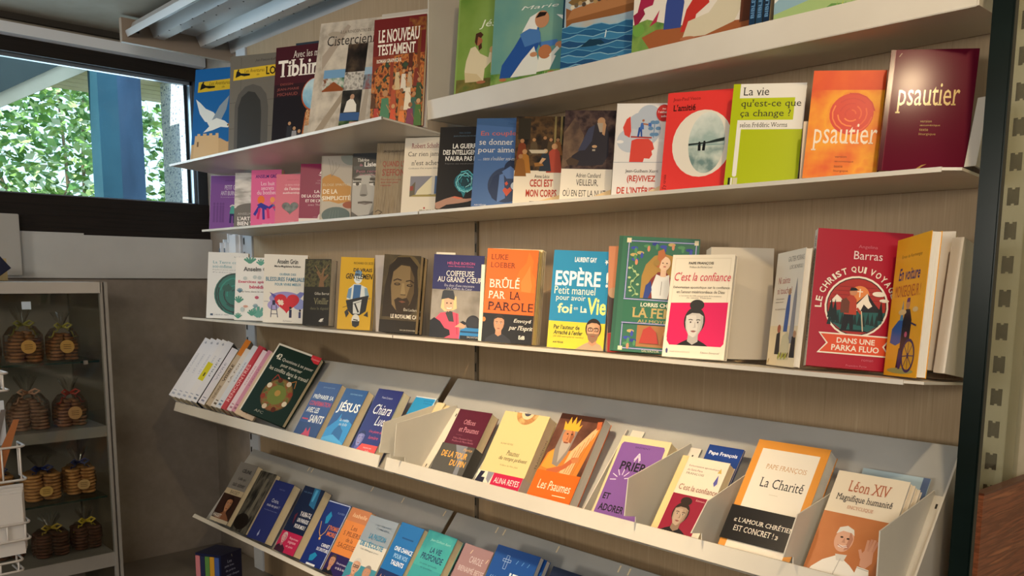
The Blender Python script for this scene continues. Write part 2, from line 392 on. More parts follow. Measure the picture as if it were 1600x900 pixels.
post(-1.262, -1.194, 'pale slotted steel upright at the left end of the shelving', noisy('bluish_upright', ['b9bcc0', 'c4c7ca'], 9, rough=0.45), sw=.01)
post(-0.0055, 0.0055, 'narrow slotted upright in the gap between the two bays', mat('6f6250', 0.5), sw=.005)
post(1.2025, 1.234, 'beige slotted steel upright behind the glass at the right end', UP_M, sw=.016)

def flat_shelf(x0, x1, d, zf, zb, lab, th=0.004, cut=0.0):
    """thin steel shelf, front edge at y=-d, tilted back; right end cut back a little at the corner"""
    root = empty('steel_shelf', ((x0 + x1) / 2, -d, zf)); tag(root, lab, 'shelf', 'steel shelves'); O = root.location
    pts = [(x0, -d), (x1 - cut, -d), (x1, -d + cut * .6), (x1, -0.003), (x0, -0.003)]
    Z = lambda y: zf + (zb - zf) * (y + d) / d
    mb = MB(); mb.prism([Vector((x, y, Z(y))) - O for x, y in pts], (0, 0, -th), WHITE_METAL); mb.build('board', root, recalc=True)
    mb = MB()    # folded front hem
    mb.box((x0 - O.x, -0.0015, -th - .002), (x1 - cut - O.x, 0.0025, 0.0008), WHITE_METAL); mb.build('front_hem', root)
    return root, O
def end_plate(root, O, x, pts, lab=None, th=0.003):
    mb = MB(); mb.prism([Vector((x, y, z)) - O for y, z in pts], (th, 0, 0), WHITE_METAL)
    y, z = pts[-1]; mb.box((x + th - O.x, y - .012 - O.y, z + .012 - O.z), (x + th + .0006 - O.x, y - .006 - O.y, z + .018 - O.z), SLOT)
    mb.build('end_bracket', root, recalc=True)
    mb = MB(); (ya, za), (yb, zb) = pts[0], pts[1]
    mb.prism([Vector((x, ya, za)) - O, Vector((x, yb, zb)) - O, Vector((x - .014, yb + .004, zb)) - O, Vector((x - .014, ya + .004, za)) - O], (0, .003, 0), CARD if False else WHITE_METAL)
    mb.build('bracket_flange', root, recalc=True)
r1, o1 = flat_shelf(-1.19, -0.003, 0.28, 1.859, 1.834, 'thin pale steel shelf carrying the tall comics, uppermost of the left bay')
r2_, o2 = flat_shelf(-1.19, -0.002, 0.18, 1.655, 1.645, 'thin steel shelf carrying the pink and purple paperbacks in the left bay')
r2b, o2b = flat_shelf(0.002, 1.2, 0.18, 1.655, 1.645, 'thin steel shelf carrying the two psalter books in the right bay', cut=.022)
end_plate(r2b, o2b, 1.2, [(-.125, 1.66), (-.092, 1.759), (0, 1.745), (0, 1.645)])
r3, o3 = flat_shelf(-1.19, -0.002, 0.259, 1.366, 1.344, 'thin steel shelf with the white and yellow books, left bay below eye level')
r3b, o3b = flat_shelf(0.002, 1.2, 0.259, 1.366, 1.344, 'thin steel shelf carrying the large red book, right bay below eye level', cut=.022)
end_plate(r3b, o3b, 1.2, [(-.183, 1.372), (-.148, 1.561), (0, 1.53), (0, 1.344)])

# lipped shelf at the top of the right bay
root = empty('lipped_shelf', (0.6, -0.155, 1.867)); O = root.location; tag(root, 'deep lipped white shelf with side panel, holding the children books at the top', 'shelf', 'steel shelves')
mb = MB(); mb.box((.006 - O.x, 0, 0), (1.2 - O.x, .155, .003), WHITE_METAL); mb.build('board', root)
mb = MB(); mb.box((.006 - O.x, -.002, -.001), (1.2 - O.x, .001, .043), WHITE_METAL, bevel=.001); mb.build('front_lip', root)
mb = MB(); mb.prism([(.0065 - O.x, -.003, -.001), (.0065 - O.x, -.003, .05), (.0065 - O.x, .004, .405), (.0065 - O.x, .151, .405), (.0065 - O.x, .151, -.001)], (.003, 0, 0), WHITE_METAL); mb.build('side_panel', root, recalc=True)
mb = MB(); mb.prism([(1.2 - O.x, -.004, -.001), (1.2 - O.x, -.004, .06), (1.2 - O.x, .155, .09), (1.2 - O.x, .155, .0)], (.003, 0, 0), WHITE_METAL)
for yy in (.01, .06): mb.box((1.203 - O.x, yy, .02), (1.2036 - O.x, yy + .005, .026), SLOT)
mb.build('end_bracket', root, recalc=True)

# sloped shelves: plate + floor square to it
PL = tan(radians(40))
def sloped(x0, x1, zB, lab, lip=.034, slots=()):
    root = empty('sloped_shelf', ((x0 + x1) / 2, -.256, zB)); tag(root, lab, 'shelf', 'sloped display shelves'); O = root.location
    X0, X1 = x0 - O.x, x1 - O.x
    mb = MB(); T = (.215 * PL, .215)
    mb.prism([(X0, 0, 0), (X0, T[0], T[1]), (X0, T[0] + .003, T[1]), (X0, .003, -.002)], (X1 - X0, 0, 0), GREY_PLATE); mb.build('back_plate', root, recalc=True)
    mb = MB(); mb.prism([(X0, 0.002, -.003), (X0, -.042, .0185), (X0, -.0345, .011 + lip), (X0, -.037, .011 + lip), (X0, -.0455, .0165), (X0, 0.002, -.0055)], (X1 - X0, 0, 0), WHITE_METAL); mb.build('floor_lip', root, recalc=True)
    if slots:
        hl = noisy('slot_light_cream', ['e6d3ac', 'f0e0bd'], 9)  # cream colour stands for light coming through the plate's slots
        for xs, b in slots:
            mb = MB(); mb.prism([(xs - O.x, b * PL - .0012, b), (xs + .0035 - O.x, b * PL - .0012, b), (xs + .0035 - O.x, (b + .012) * PL - .0012, b + .012), (xs - O.x, (b + .012) * PL - .0012, b + .012)], (0, .0006, 0), hl); mb.build('slot', root, recalc=True)  # thin cream tab standing for light through the slot
    return root
sloped(-1.2, -0.012, 1.037, 'sloped grey shelf with the blue paperbacks, left bay, upper of two')
sloped(0.016, 1.2, 1.037, 'sloped grey shelf with the psalm books, right bay, upper of two')
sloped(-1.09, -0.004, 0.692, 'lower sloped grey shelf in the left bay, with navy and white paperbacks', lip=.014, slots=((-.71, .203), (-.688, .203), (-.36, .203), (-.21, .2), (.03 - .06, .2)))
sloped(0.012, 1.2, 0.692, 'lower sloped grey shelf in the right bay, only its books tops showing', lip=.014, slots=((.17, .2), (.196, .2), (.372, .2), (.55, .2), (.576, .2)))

# fins between the books on the upper sloped shelf
FIN = noisy('fin_enamel', ['d0cbbf', 'd8d4c8'], 7, rough=0.4)
def fin(x, lab, ytop=-.305, ztop=1.167, yb=-.128, zb=1.197, foot=.024, yl=-.325, m=FIN):
    if yl < -.31: yl = max(yl, -.318); ytop = max(ytop, -.318)
    root = empty('shelf_divider', (x, -.26, 1.045)); tag(root, lab, 'divider', 'shelf dividers'); O = root.location
    P = [(-.2545, 1.046), (-.2875, 1.0585), (-.2875, 1.0915), (yl, 1.098), (ytop, ztop), (yb - .004, zb), (yb - .001, zb - .009)] if yl < -.31 else [(-.2545, 1.046), (-.272, 1.053), (ytop - .006, ztop), (yb - .008, zb - .004), (yb - .002, zb - .008)]
    mb = MB(); mb.prism([Vector((x, y, z)) - O for y, z in P], (.0018, 0, 0), m); mb.build('fin', root, recalc=True)
    mb = MB(); a, b = Vector((x + .002, -.2515, 1.046)) - O, Vector((x + .002, -.2515 + (zb - 1.054) * PL, zb - .008)) - O
    n = Vector((0, -.77, .64)) * .0008
    mb.prism([a + n, b + n, b + n + Vector((foot, 0, 0)), a + n + Vector((foot, 0, 0))], n, CARD if m is CARD else WHITE_METAL)
    for f in (.12, .88):
        p = a.lerp(b, f) + 2.2 * n + Vector((foot * .45, 0, 0)); d = (b - a).normalized() * .008
        mb.prism([p, p + d, p + d + Vector((.003, 0, 0)), p + Vector((.003, 0, 0))], n * .2, SLOT)
    mb.build('foot', root, recalc=True)
    return root
fin(0.078, 'cream divider fin standing left of the maroon psalm book', yl=-.335, ytop=-.309, ztop=1.173)
fin(0.020, 'narrow cream divider fin behind the blue leaflet at the bay joint', yl=-.32, foot=.012)
fin(0.284, 'low cream divider strip between the maroon and the cream psalm books', yl=-.309, ytop=-.262, ztop=1.062, yb=-.128, zb=1.212, foot=.024)
fin(0.604, 'low cream divider strip between the bearded king book and the purple book', yl=-.309, ytop=-.262, ztop=1.062, yb=-.128, zb=1.212, foot=.03)
fin(0.748, 'pale divider fin cutting across the purple book', yl=-.343, ytop=-.31, ztop=1.163, yb=-.125, zb=1.2)
fin(0.884, 'pale divider fin left of the orange-framed white book', yl=-.32, ytop=-.275, ztop=1.143, yb=-.145, zb=1.172, foot=.018)
fin(1.045, 'pale divider fin between the orange-framed book and the waving man book', yl=-.325, ytop=-.282, ztop=1.155, yb=-.146, zb=1.174, foot=.012)
fin(1.183, 'pale divider fin at the right end beside the waving man book', yl=-.36, ytop=-.338, ztop=1.168, yb=-.131, zb=1.193, foot=.014)
mb = MB(); mb.prism([(1.2, -.258, 1.037), (1.2, -.312, 1.087), (1.2, -.235, 1.085), (1.2, -.10, 1.24), (1.2, -.03, 1.24), (1.2, -.0, 1.2), (1.2, 0, 1.05)], (.003, 0, 0), WHITE_METAL)
tag(mb.build('end_bracket', recalc=True), 'white steel end bracket of the sloped shelf beside the glass panel', 'bracket')

# plinth
mb = MB(); mb.box((-1.64, -.46, 0), (1.2, .045, .42), noisy('grey_plinth', ['857c71', '8f867b'], 7, rough=.6), bevel=.003)
tag(mb.build('plinth'), 'grey plinth along the foot of the shelving, at bottom left', 'plinth')
# right end: glass panel with a dark edge, wooden board
root = empty('glass_side_panel', (1.25, -.2, .42)); O = root.location; tag(root, 'glass side panel with a thick dark edge at the right end of the shelves', 'glass panel')
mb = MB(); mb.box((1.2405 - O.x, .004, 0), (1.2465 - O.x, .224, 1.85), clear('side_glass', 'f3f5f0', .03)); mb.build('pane', root)
mb = MB(); mb.box((1.237 - O.x, -.012, 0), (1.264 - O.x, .004, 1.85), noisy('dark_glass_edge', ['06110f', '0b1715', '0a120d'], 5, (1, 1, 2), rough=.25, spec=.15), bevel=.002); mb.build('edge_strip', root)
root = empty('wooden_board', (1.2665, -.185, .3)); tag(root, 'reddish brown wooden board standing outside the glass at the lower right', 'board')
mb = MB(); d = Vector((.015, .17, 0)); mb.prism([(-.013, -.001, 0), (0, 0, 0), (d.x, d.y + .05, 0), (d.x - .013, d.y + .05, 0)], (0, 0, .909), COUNTER_WOOD); mb.build('panel', root, recalc=True)
mb = MB(); mb.prism([(-.0132, -.0012, .909), (.0006, -.0004, .909), (d.x + .0006, d.y + .05, .909), (d.x - .0132, d.y + .05, .909)], (0, 0, .003), mat('5a2f1e', .35)); mb.build('edge_band', root, recalc=True)

# trunking and plugs at the left end
root = empty('cable_trunking', (-1.30, .03, 1.55)); tag(root, 'white cable trunking with two rounded covers beside the left upright', 'trunking')
PW = mat('dfe3e8', .3)
mb = MB(); mb.box((-.09, -.03, -.02), (-.075, .018, .16), PW, bevel=.004); mb.box((-.04, -.05, -.03), (.032, .018, .11), PW, bevel=.012); mb.build('duct', root)
for k in range(2):
    mb = MB(); mb.box((-.115 + k * .04, -.052, -.035), (-.082 + k * .04, -.01, .085), PW, bevel=.012)
    for q in range(2): mb.box((-.108 + k * .04, -.0535, .0 + q * .035), (-.1 + k * .04, -.0515, .018 + q * .035), mat('6c7a8c', .4))
    mb.build('socket_cover', root)

# ------------------------------------------------------------------ shelf one, left bay: tall comics and albums
G1 = 'tall albums on the top left shelf'
BAN = 'd9b62c'
def banner(title):
    return [('p', [(.06, .765), (.99, .79), (.99, .895), (.07, .87)], BAN), ('p', [(.12, .785), (.17, .87), (.14, .87)], '15120c'), ('p', [(.1, .79), (.2, .81), (.26, .80), (.36, .805), (.36, .822), (.2, .83), (.15, .855), (.12, .85)], '15120c'),
            ('t', 'Les Aventures', .26, .832, .62, .868, '6a5210', 'i'), ('t', 'de', .48, .80, .53, .82, '6a5210', 'i'), ('t', title, .66, .80, .98, .875, '15120c', 'bs')]
book('comic_album', 'blue comic album with a white bird over a castle, leftmost on the top shelf', G1, (-1.219, -.201, 1.852, 26.4, 8.2, .4, .230, .333), .012, '1d66a8',
     [('p', [(0, 0), (1, 0), (1, .28), (.62, .26), (.5, .30), (0, .24)], 'caa77a'), ('p', [(.03, .0), (.06, .33), (.1, .33), (.1, .35), (.15, .35), (.15, .33), (.2, .33), (.2, .35), (.26, .35), (.26, .33), (.31, .33), (.31, .35), (.36, .35), (.36, .33), (.42, .33), (.42, .35), (.47, .35), (.5, 0)], 'd6b486'),
      ('r', .1, .22, .13, .27, '7d6040'), ('p', [(.62, .1), (.66, .32), (.8, .36), (1, .36), (1, .0), (.64, .0)], 'c9a173'),
      ('p', [(.04, .70), (.12, .55), (.22, .47), (.34, .45), (.42, .52), (.36, .56), (.22, .60), (.12, .66)], 'e3e8e6'), ('p', [(.34, .48), (.46, .62), (.62, .72), (.58, .58), (.5, .48)], '8f9ca6'),
      ('p', [(.26, .46), (.42, .50), (.56, .47), (.66, .42), (.62, .40), (.5, .41), (.36, .38), (.2, .36), (.3, .42)], 'e8ebe6'), ('p', [(.62, .44), (.7, .425), (.64, .40)], 'c98a3a'), ('e', .62, .425, .012, .008, '20201e')] + banner('LOUP'), cat='comic book')
book('comic_album', 'stone grey comic album with a dark archway and a yellow banner', G1, (-.912, -.213, 1.853, 22.1, 3.9, 1.3, .213, .309), .012, '6d685f',
     [('l', [(0, .55), (1, .57)], .006, '565149'), ('l', [(0, .3), (1, .32)], .006, '565149'), ('l', [(.2, .57), (.2, .98)], .006, '565149'), ('l', [(.85, .32), (.85, .77)], .006, '565149'), ('l', [(.1, .02), (.12, .31)], .006, '565149'),
      ('p', [(.1, .0), (.1, .52), (.16, .63), (.28, .70), (.42, .72), (.56, .69), (.66, .62), (.7, .5), (.7, 0)], '55524d'), ('p', [(.16, .0), (.16, .5), (.22, .60), (.34, .655), (.46, .64), (.56, .56), (.58, .45), (.58, 0)], '33322f'),
      ('t', 'Jean-François Kieffer', .45, .925, .85, .955, '403d38', 'i'), ('p', [(0, 0), (1, 0), (1, .05), (0, .03)], '5d5850')] + banner('LOUPIO')[:-1] + [('t', 'LOUP', .64, .80, .98, .875, '15120c', 'bs')], cat='comic book')
book('comic_album', 'blue album with mountains peeking out behind the black album, top shelf', G1, (-.648, -.150, 1.849, 22.5, 7.4, .2, .219, .322), .010, '3f86b8',
     [('r', 0, .92, 1, 1, '2e3c4a'), ('t', 'UNE AUTRE VIE', .2, .94, .9, .97, 'b0652c'), ('p', [(0, .85), (.2, .88), (.4, .86), (.6, .89), (.8, .87), (1, .9), (1, .8), (0, .8)], '1f5a86')], cat='comic book')
monks = []
for k, (u, hh, c) in enumerate(((.28, .24, '2a2c34'), (.36, .19, '8f8f94'), (.44, .16, '3a3a40'), (.55, .23, 'b5b0a4'), (.64, .22, '4c443c'), (.72, .25, 'c2b9a8'), (.82, .24, '5e5244'), (.9, .22, 'a79d8c'), (.5, .12, '202228'), (.34, .1, 'c9c9c9'), (.6, .11, '70685c'))):
    monks += [('p', [(u - .05, .02 if k < 8 else 0), (u - .035, hh), (u + .035, hh), (u + .055, .02)], c), ('c', u, hh + .022, .024, 1, 'b08a68')]
book('comic_album', 'black album titled Tibhirine with a keyhole view of a town and monks', G1, (-.660, -.204, 1.852, 22.5, 7.4, .2, .219, .298), .012, '17121a',
     [('r', 0, .62, 1, 1, '431722'), ('r', 0, .52, 1, .64, '2c141c'), ('c', .66, .52, .215, 1, 'b4552c'), ('p', [(.52, .36), (.8, .36), (.9, .02), (.46, .02)], 'a85c34'), ('c', .66, .525, .2, 1, paint('sky', ['5b9ac0', '9cc4d8', 'c8dce0'], 14)),
      ('p', [(.535, .38), (.785, .38), (.88, .04), (.48, .04)], paint('town', ['6b3a26', 'b57a4c', 'd9a877', '5c3626'], 120)), ('t', 'Avec les moines de', .28, .885, .98, .95, 'd8d4cc', 's'), ('t', 'Tibhirine', .05, .71, .98, .87, 'f0ece4', 'bs'),
      ('t', 'DESSIN', .1, .63, .3, .65, '93504a'), ('t', 'JEAN-MARIE', .05, .575, .4, .605, '93504a'), ('t', 'MICHAUD', .06, .53, .38, .56, '93504a')] + monks, cat='comic book')
ph = lambda n, c, s: paint('photo_' + n, c, s)
book('album', 'tall pale stone-coloured album with a cross made of photographs', G1, (-.457, -.208, 1.853, 18.2, 10.1, 2.5, .232, .327), .012, 'b9b0a2',
     [('r', 0, 0, 1, 1, paint('limestone', ['a39a8d', 'bdb4a7', 'cbc2b3'], 26)), ('p', [(0, 0), (.12, .0), (.5, .38), (.5, .46)], '9a8d7c'), ('p', [(.1, .6), (.45, .95), (.4, .97), (.08, .72)], 'a5988a'), ('p', [(.72, .1), (.78, .5), (.82, .5), (.82, .1)], 'a89c8d'),
      ('t', 'À LA RENCONTRE DE LA FAMILLE', .3, .895, 1.0, .925, '5f574c', 's'), ('t', 'Cisterciennes', .13, .80, .99, .885, '2f2b28', 's'), ('e', .22, .9, .09, .02, 'a59a8a'),
      ('r', .45, .56, .73, .80, ph('door', ['120f0e', '2c2420', '5a4a3a'], 20)), ('r', .14, .42, .45, .60, ph('field', ['2c5a4a', '7a9a84', 'c8c8c0', '7a4a2c'], 34)), ('r', .14, .53, .45, .60, '6f9ac0'), ('p', [(.14, .43), (.3, .5), (.45, .44), (.45, .42), (.14, .42)], '8a4a26'),
      ('r', .45, .42, .73, .57, ph('choir', ['8a8580', 'c8c4bc', '4a4642'], 60)), ('r', .73, .42, .98, .60, ph('tractor', ['3a3430', '7f8a94', '8a4038'], 40)), ('r', .73, .54, .98, .60, '9ab4c8'),
      ('r', .45, .2, .73, .42, ph('monk', ['0f0e10', '2a2826', '44403a'], 26)), ('p', [(.5, .24), (.53, .33), (.6, .36), (.67, .3), (.68, .24)], 'dedad2'), ('c', .6, .365, .03, 1, 'b08a70'), ('r', .45, .17, .73, .235, '3a5a8c'), ('r', .45, .04, .73, .17, ph('garden', ['1c2a1a', '35502c', '6a7a54'], 40)), ('r', .6, .06, .73, .16, 'b58a80')], cat='album')
crowd = []
for k, (u, v, sc, c) in enumerate(((.28, .12, 1.5, '3f7a5c'), (.5, .42, .8, 'c8b088'), (.62, .4, .8, 'd8d0c0'), (.74, .42, .75, 'b8a080'), (.86, .44, .8, '7a2c22'), (.44, .25, .9, 'a8482c'), (.92, .3, .9, '2f4a2c'), (.6, .2, 1.0, 'b5682e'), (.72, .25, 1.0, 'e0d4bc'), (.84, .16, 1.0, '2c5a50'), (.12, .08, 1.0, 'a8342c'), (.45, .06, 1.0, 'c84a2c'), (.62, .04, 1.0, 'd87a3a'), (.78, .05, 1.1, '7a2a52'), (.93, .08, 1.1, '3a6a2e'), (.05, .25, .7, '51301f'))):
    crowd += [('p', [(u - .07 * sc, v - .1 * sc), (u - .045 * sc, v + .1 * sc), (u + .045 * sc, v + .1 * sc), (u + .075 * sc, v - .1 * sc)], c), ('c', u, v + .13 * sc, .035 * sc, 1, ('b08058', '8a5c3c', 'c09468')[k % 3]), ('l', [(u + .02 * sc, v + .06 * sc), (u + .09 * sc, v)], .012, ('b08058', '8a5c3c')[k % 2])]
book('graphic_novel', 'dark red graphic novel titled in white block capitals over a crowd scene', G1, (-.134, -.224, 1.854, 20.4, 4.7, 1.2, .146, .255), .010, '6d1d20',
     [('r', 0, 0, 1, .66, paint('crowd', ['4a2416', '9a4a24', 'c47a3c', '33201c', '2f4a34'], 60)), ('p', [(0, .66), (0, .5), (.25, .62), (.5, .66)], '7d2f22'), ('r', .35, .3, .42, .7, '8a3a26'), ('r', .7, .35, .78, .95, '5a2418'), ('r', .86, .4, .92, .95, '77401f'), ('r', .68, .86, 1, .98, paint('foliage', ['6d1d20', '7d4a24', '9a5c2c'], 70)),
      ('t', 'LE NOUVEAU', .09, .78, .89, .9, 'efe8dc', 'bs'), ('t', 'TESTAMENT', .09, .665, .82, .765, 'efe8dc', 'bs'), ('t', 'ROMAN GRAPHIQUE', .08, .59, .56, .63, 'e6dccb', 'bs')] + crowd, cat='graphic novel')
book('album', 'white-backed album standing behind the red graphic novel, only its top edge showing', G1, (-.128, -.208, 1.852, 20.4, 4.7, 1.2, .140, .272), .006, 'cfcac2', [('r', .0, .97, 1, 1, 'bdb8b0')], cat='album')

# ------------------------------------------------------------------ shelf two
G2 = 'paperbacks on the second shelf'
def pb(*a, **k): return book('paperback_book', *a, **k)
pb('purple paperback with a stooping figure, leftmost on the second shelf', G2, (-1.186, -.158, 1.654, 32.2, 5.8, 1.2, .121, .184), .014, '7d4f94',
   [('l', [(.0, 0), (.0, 1)], .008, 'd9d2dc'), ('l', [(0, .995), (1, .995)], .008, 'd9d2dc'), ('t', 'ODILE DELUNE', .45, .895, .8, .915, '4e2c66'), ('t', 'PETIT GUIDE', .45, .74, .98, .82, 'd9cfdd', ''), ('t', 'ANTI BURN-OUT', .33, .635, .98, .715, 'd9cfdd'), ('t', 'Du surmenage au mieux-être', .33, .59, .9, .61, 'c4b2cc')]
   + [('p', [(u - .035, .14), (u - .03, .45), (u + .03, .45), (u + .035, .14)], '6d4384') for u in (.14, .24, .34, .42)] + [('c', u, .48, .035, 1, '6d4384') for u in (.14, .24, .34, .42)]
   + [('p', [(.62, .13), (.63, .3), (.8, .3), (.8, .13), (.74, .13), (.73, .26), (.69, .26), (.68, .13)], '33285c'), ('p', [(.62, .3), (.66, .42), (.8, .47), (.9, .45), (.84, .3)], '4f9c90'), ('c', .9, .455, .05, 1, 'dcb594'), ('p', [(.85, .46), (.88, .5), (.96, .48), (.95, .46)], '2c1f3c'), ('l', [(.63, .43), (.7, .46), (.8, .44)], .03, 'd8d2c8'), ('t', 'Éditions', .66, .04, .86, .06, 'e0d8e4')])
pb('grey and white paperback with a statue photograph, half hidden by the pink one', G2, (-1.015, -.153, 1.654, 37.4, 7.8, .3, .123, .180), .014, 'bdbab6',
   [('r', 0, .36, 1, 1, paint('statue', ['a8a6a2', 'd2d0cc', 'e4e2de'], 16, stretch=(1, 1, 4))), ('r', 0, 0, 1, .36, '6f6d6b'), ('e', .5, .36, .45, .09, '6f6d6b'), ('p', [(.5, .45), (.46, .6), (.52, .8), (.62, .86), (.78, .8), (.8, .5), (.7, .44)], 'cfcdc9'), ('e', .58, .72, .04, .03, '8a8884'), ('p', [(.46, .6), (.4, .58), (.47, .55)], 'bfbdb9'),
    ('t', 'ANSELM GRÜN', .1, .235, .8, .285, 'b0aeac'), ('t', "L'ART DE", .1, .135, .66, .205, 'f2f0ee', 'b'), ('t', 'BIEN VIEILLIR', .1, .045, .98, .115, 'f2f0ee', 'b')])
pb('bright pink paperback with intertwined orange, blue and red figures', G2, (-.888, -.159, 1.654, 29.2, 5, .4, .107, .175), .016, 'e06a9c',
   [('t', 'ANSELM GRÜN', .14, .855, .96, .925, '3a2a78', 'b'), ('t', 'Les huit', .32, .725, .78, .79, 'f4dde6', 's'), ('t', 'secrets', .34, .645, .76, .70, 'f4dde6', 's'), ('t', 'du bonheur', .2, .565, .92, .635, 'f4dde6', 's'),
    ('c', .34, .47, .12, 1, 'ea7a3a'), ('c', .72, .47, .08, 1, 'f0a060'), ('p', [(.6, .44), (.98, .34), (.98, .28), (.75, .36)], 'ec8a4a'), ('p', [(.2, .38), (.34, .42), (.6, .35), (.74, .4), (.72, .34), (.56, .28), (.36, .32)], '3a3a9c'),
    ('l', [(.3, .36), (.12, .2)], .09, '3a3a9c'), ('l', [(.42, .32), (.44, .12)], .08, '3a3a9c'), ('l', [(.56, .32), (.6, .14)], .08, 'd0326e'), ('l', [(.3, .32), (.24, .13)], .08, 'd0326e'), ('l', [(.74, .38), (.98, .14)], .08, '5a6aa8'), ('l', [(.74, .34), (.96, .3)], .07, 'd0326e'), ('t', 'DESCLÉE', .4, .035, .7, .055, 'f4dde6')])
heart = [(.5 + .021 * 15.2 * (sin(a) ** 3) * .9, .335 + .0088 * (13 * cos(a) - 5 * cos(2 * a) - 2 * cos(3 * a) - cos(4 * a))) for a in [2 * pi * k / 40 for k in range(40)]]
pb('salmon pink paperback with a grey stone heart', G2, (-.746, -.153, 1.654, 32.5, 8.2, .3, .098, .153), .016, 'd9788c',
   [('p', heart, 'a84c60'), ('p', [(u * .94 + .03, v * .96 + .014) for u, v in heart], paint('slate', ['5c6466', '747c7c', '858c8a'], 60)), ('t', 'ANSELM GRÜN', .36, .875, .74, .9, 'b65a70'), ('t', 'LE BEAU RISQUE', .3, .765, .86, .8, 'f0c8cf'), ('t', "de l'amour", .28, .68, .86, .745, 'f4dde0', 'b'), ('t', 'authentique', .24, .595, .9, .65, 'f4dde0', 'b'), ('t', 'salvator', .46, .05, .66, .07, 'f0c8cf')])
pb('dark magenta paperback with a small white sailing boat and white foot strip', G2, (-.594, -.159, 1.654, 33.2, 6.8, .9, .107, .169), .014, '87204e',
   [('r', 0, 0, 1, .07, 'e2dcd8'), ('c', .72, .07, .17, 1, 'ddd4d0'), ('p', [(.55, .83), (.68, .83), (.68, .95)], 'efe6e8'), ('p', [(.7, .83), (.84, .83), (.71, .93)], 'efe6e8'), ('p', [(.52, .81), (.9, .81), (.82, .79), (.6, .79)], 'efe6e8'), ('t', 'UN CHEMIN', .5, .70, .9, .725, 'c08aa2'), ('t', 'POUR AIMER', .46, .655, .92, .68, 'c08aa2'),
    ('t', 'LA VOIE', .42, .50, .9, .55, 'f0dfe5', 'bs'), ('t', 'DE LA CONFIANCE', .06, .425, .98, .475, 'f0dfe5', 'bs'), ('t', "ET DE L'AMOUR", .18, .345, .94, .395, 'f0dfe5', 'bs'), ('t', 'avec Thérèse', .26, .285, .8, .315, 'd8b2c2', 's'), ('t', 'MÉDIASPAUL', .42, .085, .8, .10, 'b88aa0')])
pb('beige paperback with ochre and teal abstract shapes and line-drawn leaves', G2, (-.487, -.155, 1.654, 33.2, 7.8, .3, .093, .182), .014, 'b6aea3',
   [('p', [(0, .42), (0, .62), (.1, .68), (.3, .72), (.6, .66), (.8, .56), (.98, .52), (.98, .3), (.6, .26), (.3, .3), (.1, .3)], 'c08a44'), ('e', .52, .08, .46, .13, '4c6468'), ('e', .95, .24, .22, .055, '9a4a34'), ('e', .98, .98, .36, .13, '8f948c'), ('r', 0, 0, .04, 1, 'a8a094')]
   + [('l', [(.34, .68), (.3 + .09 * k, .80 + .03 * (k % 2)), (.22 + .12 * k, .96 - .03 * k)], .01, '8a8072') for k in range(4)]
   + [('t', 'ÉLOGE SPIRITUEL', .08, .535, .98, .58, 'dccfae'), ('t', 'DE LA', .08, .415, .55, .485, 'f0e6d2', 'b'), ('t', 'SIMPLICITÉ', .06, .315, .98, .395, 'f0e6d2', 'b')] + [('l', [(.3 + .1 * k, .03), (.36 + .08 * k, .16)], .008, '6f878a') for k in range(4)])
th = [('r', 0, 0, 1, 1, '1d2024'), ('p', [(0, 0), (0, .62), (.1, .68), (.5, .72), (.92, .6), (1, .4), (.95, .1), (.8, 0)], '4f4f50'), ('p', [(0, .1), (0, .60), (.2, .66), (.55, .68), (.82, .58), (.9, .4), (.82, .2), (.5, .05), (.2, .03)], 'a8a7a4'), ('p', [(.5, .68), (.82, .58), (.9, .4), (.82, .2), (.5, .05), (.62, .25), (.66, .45)], '7d7c7a'),
      ('p', [(0, 1), (1, 1), (1, .42), (.9, .58), (.55, .7), (.2, .69), (0, .62)], '2b2f33'), ('p', [(.05, .74), (.3, .75), (.62, .72), (.7, .78), (.4, .82), (0, .8)], '3f4449'), ('l', [(.02, .60), (.26, .595)], .06, '2a2a2a'), ('l', [(.5, .60), (.8, .585)], .07, '2a2a2a'),
      ('e', .14, .525, .12, .025, 'd0cfcc'), ('e', .15, .525, .05, .026, '1d1d1e'), ('e', .64, .52, .15, .028, 'd0cfcc'), ('e', .66, .52, .055, .03, '1d1d1e'), ('l', [(.02, .55), (.25, .552)], .03, '202020'), ('l', [(.48, .545), (.8, .55)], .035, '202020'), ('p', [(.28, .52), (.4, .52), (.46, .36), (.36, .33), (.22, .36)], '8a8987'), ('e', .33, .35, .1, .018, '555555'), ('l', [(.18, .235), (.36, .245), (.6, .235)], .05, '4a4646'), ('p', [(.2, .225), (.4, .2), (.58, .228)], '706a6a'),
      ('t', 'Thérèse', .13, .87, .46, .92, 'e6e4e0', 's'), ('t', 'de', .2, .80, .28, .84, 'c97f98', 's'), ('t', 'Lisieux', .32, .79, .88, .86, 'eceae6', 'bs'), ('t', 'Petit recueil', .1, .70, .8, .74, 'b06a84', 's'), ('t', 'de pensées', .2, .65, .72, .68, 'b06a84', 's')]
pb('black and white portrait paperback with a close-up young face', G2, (-.320, -.160, 1.654, 29.9, 6.5, .4, .101, .171), .012, '1d2024', th)
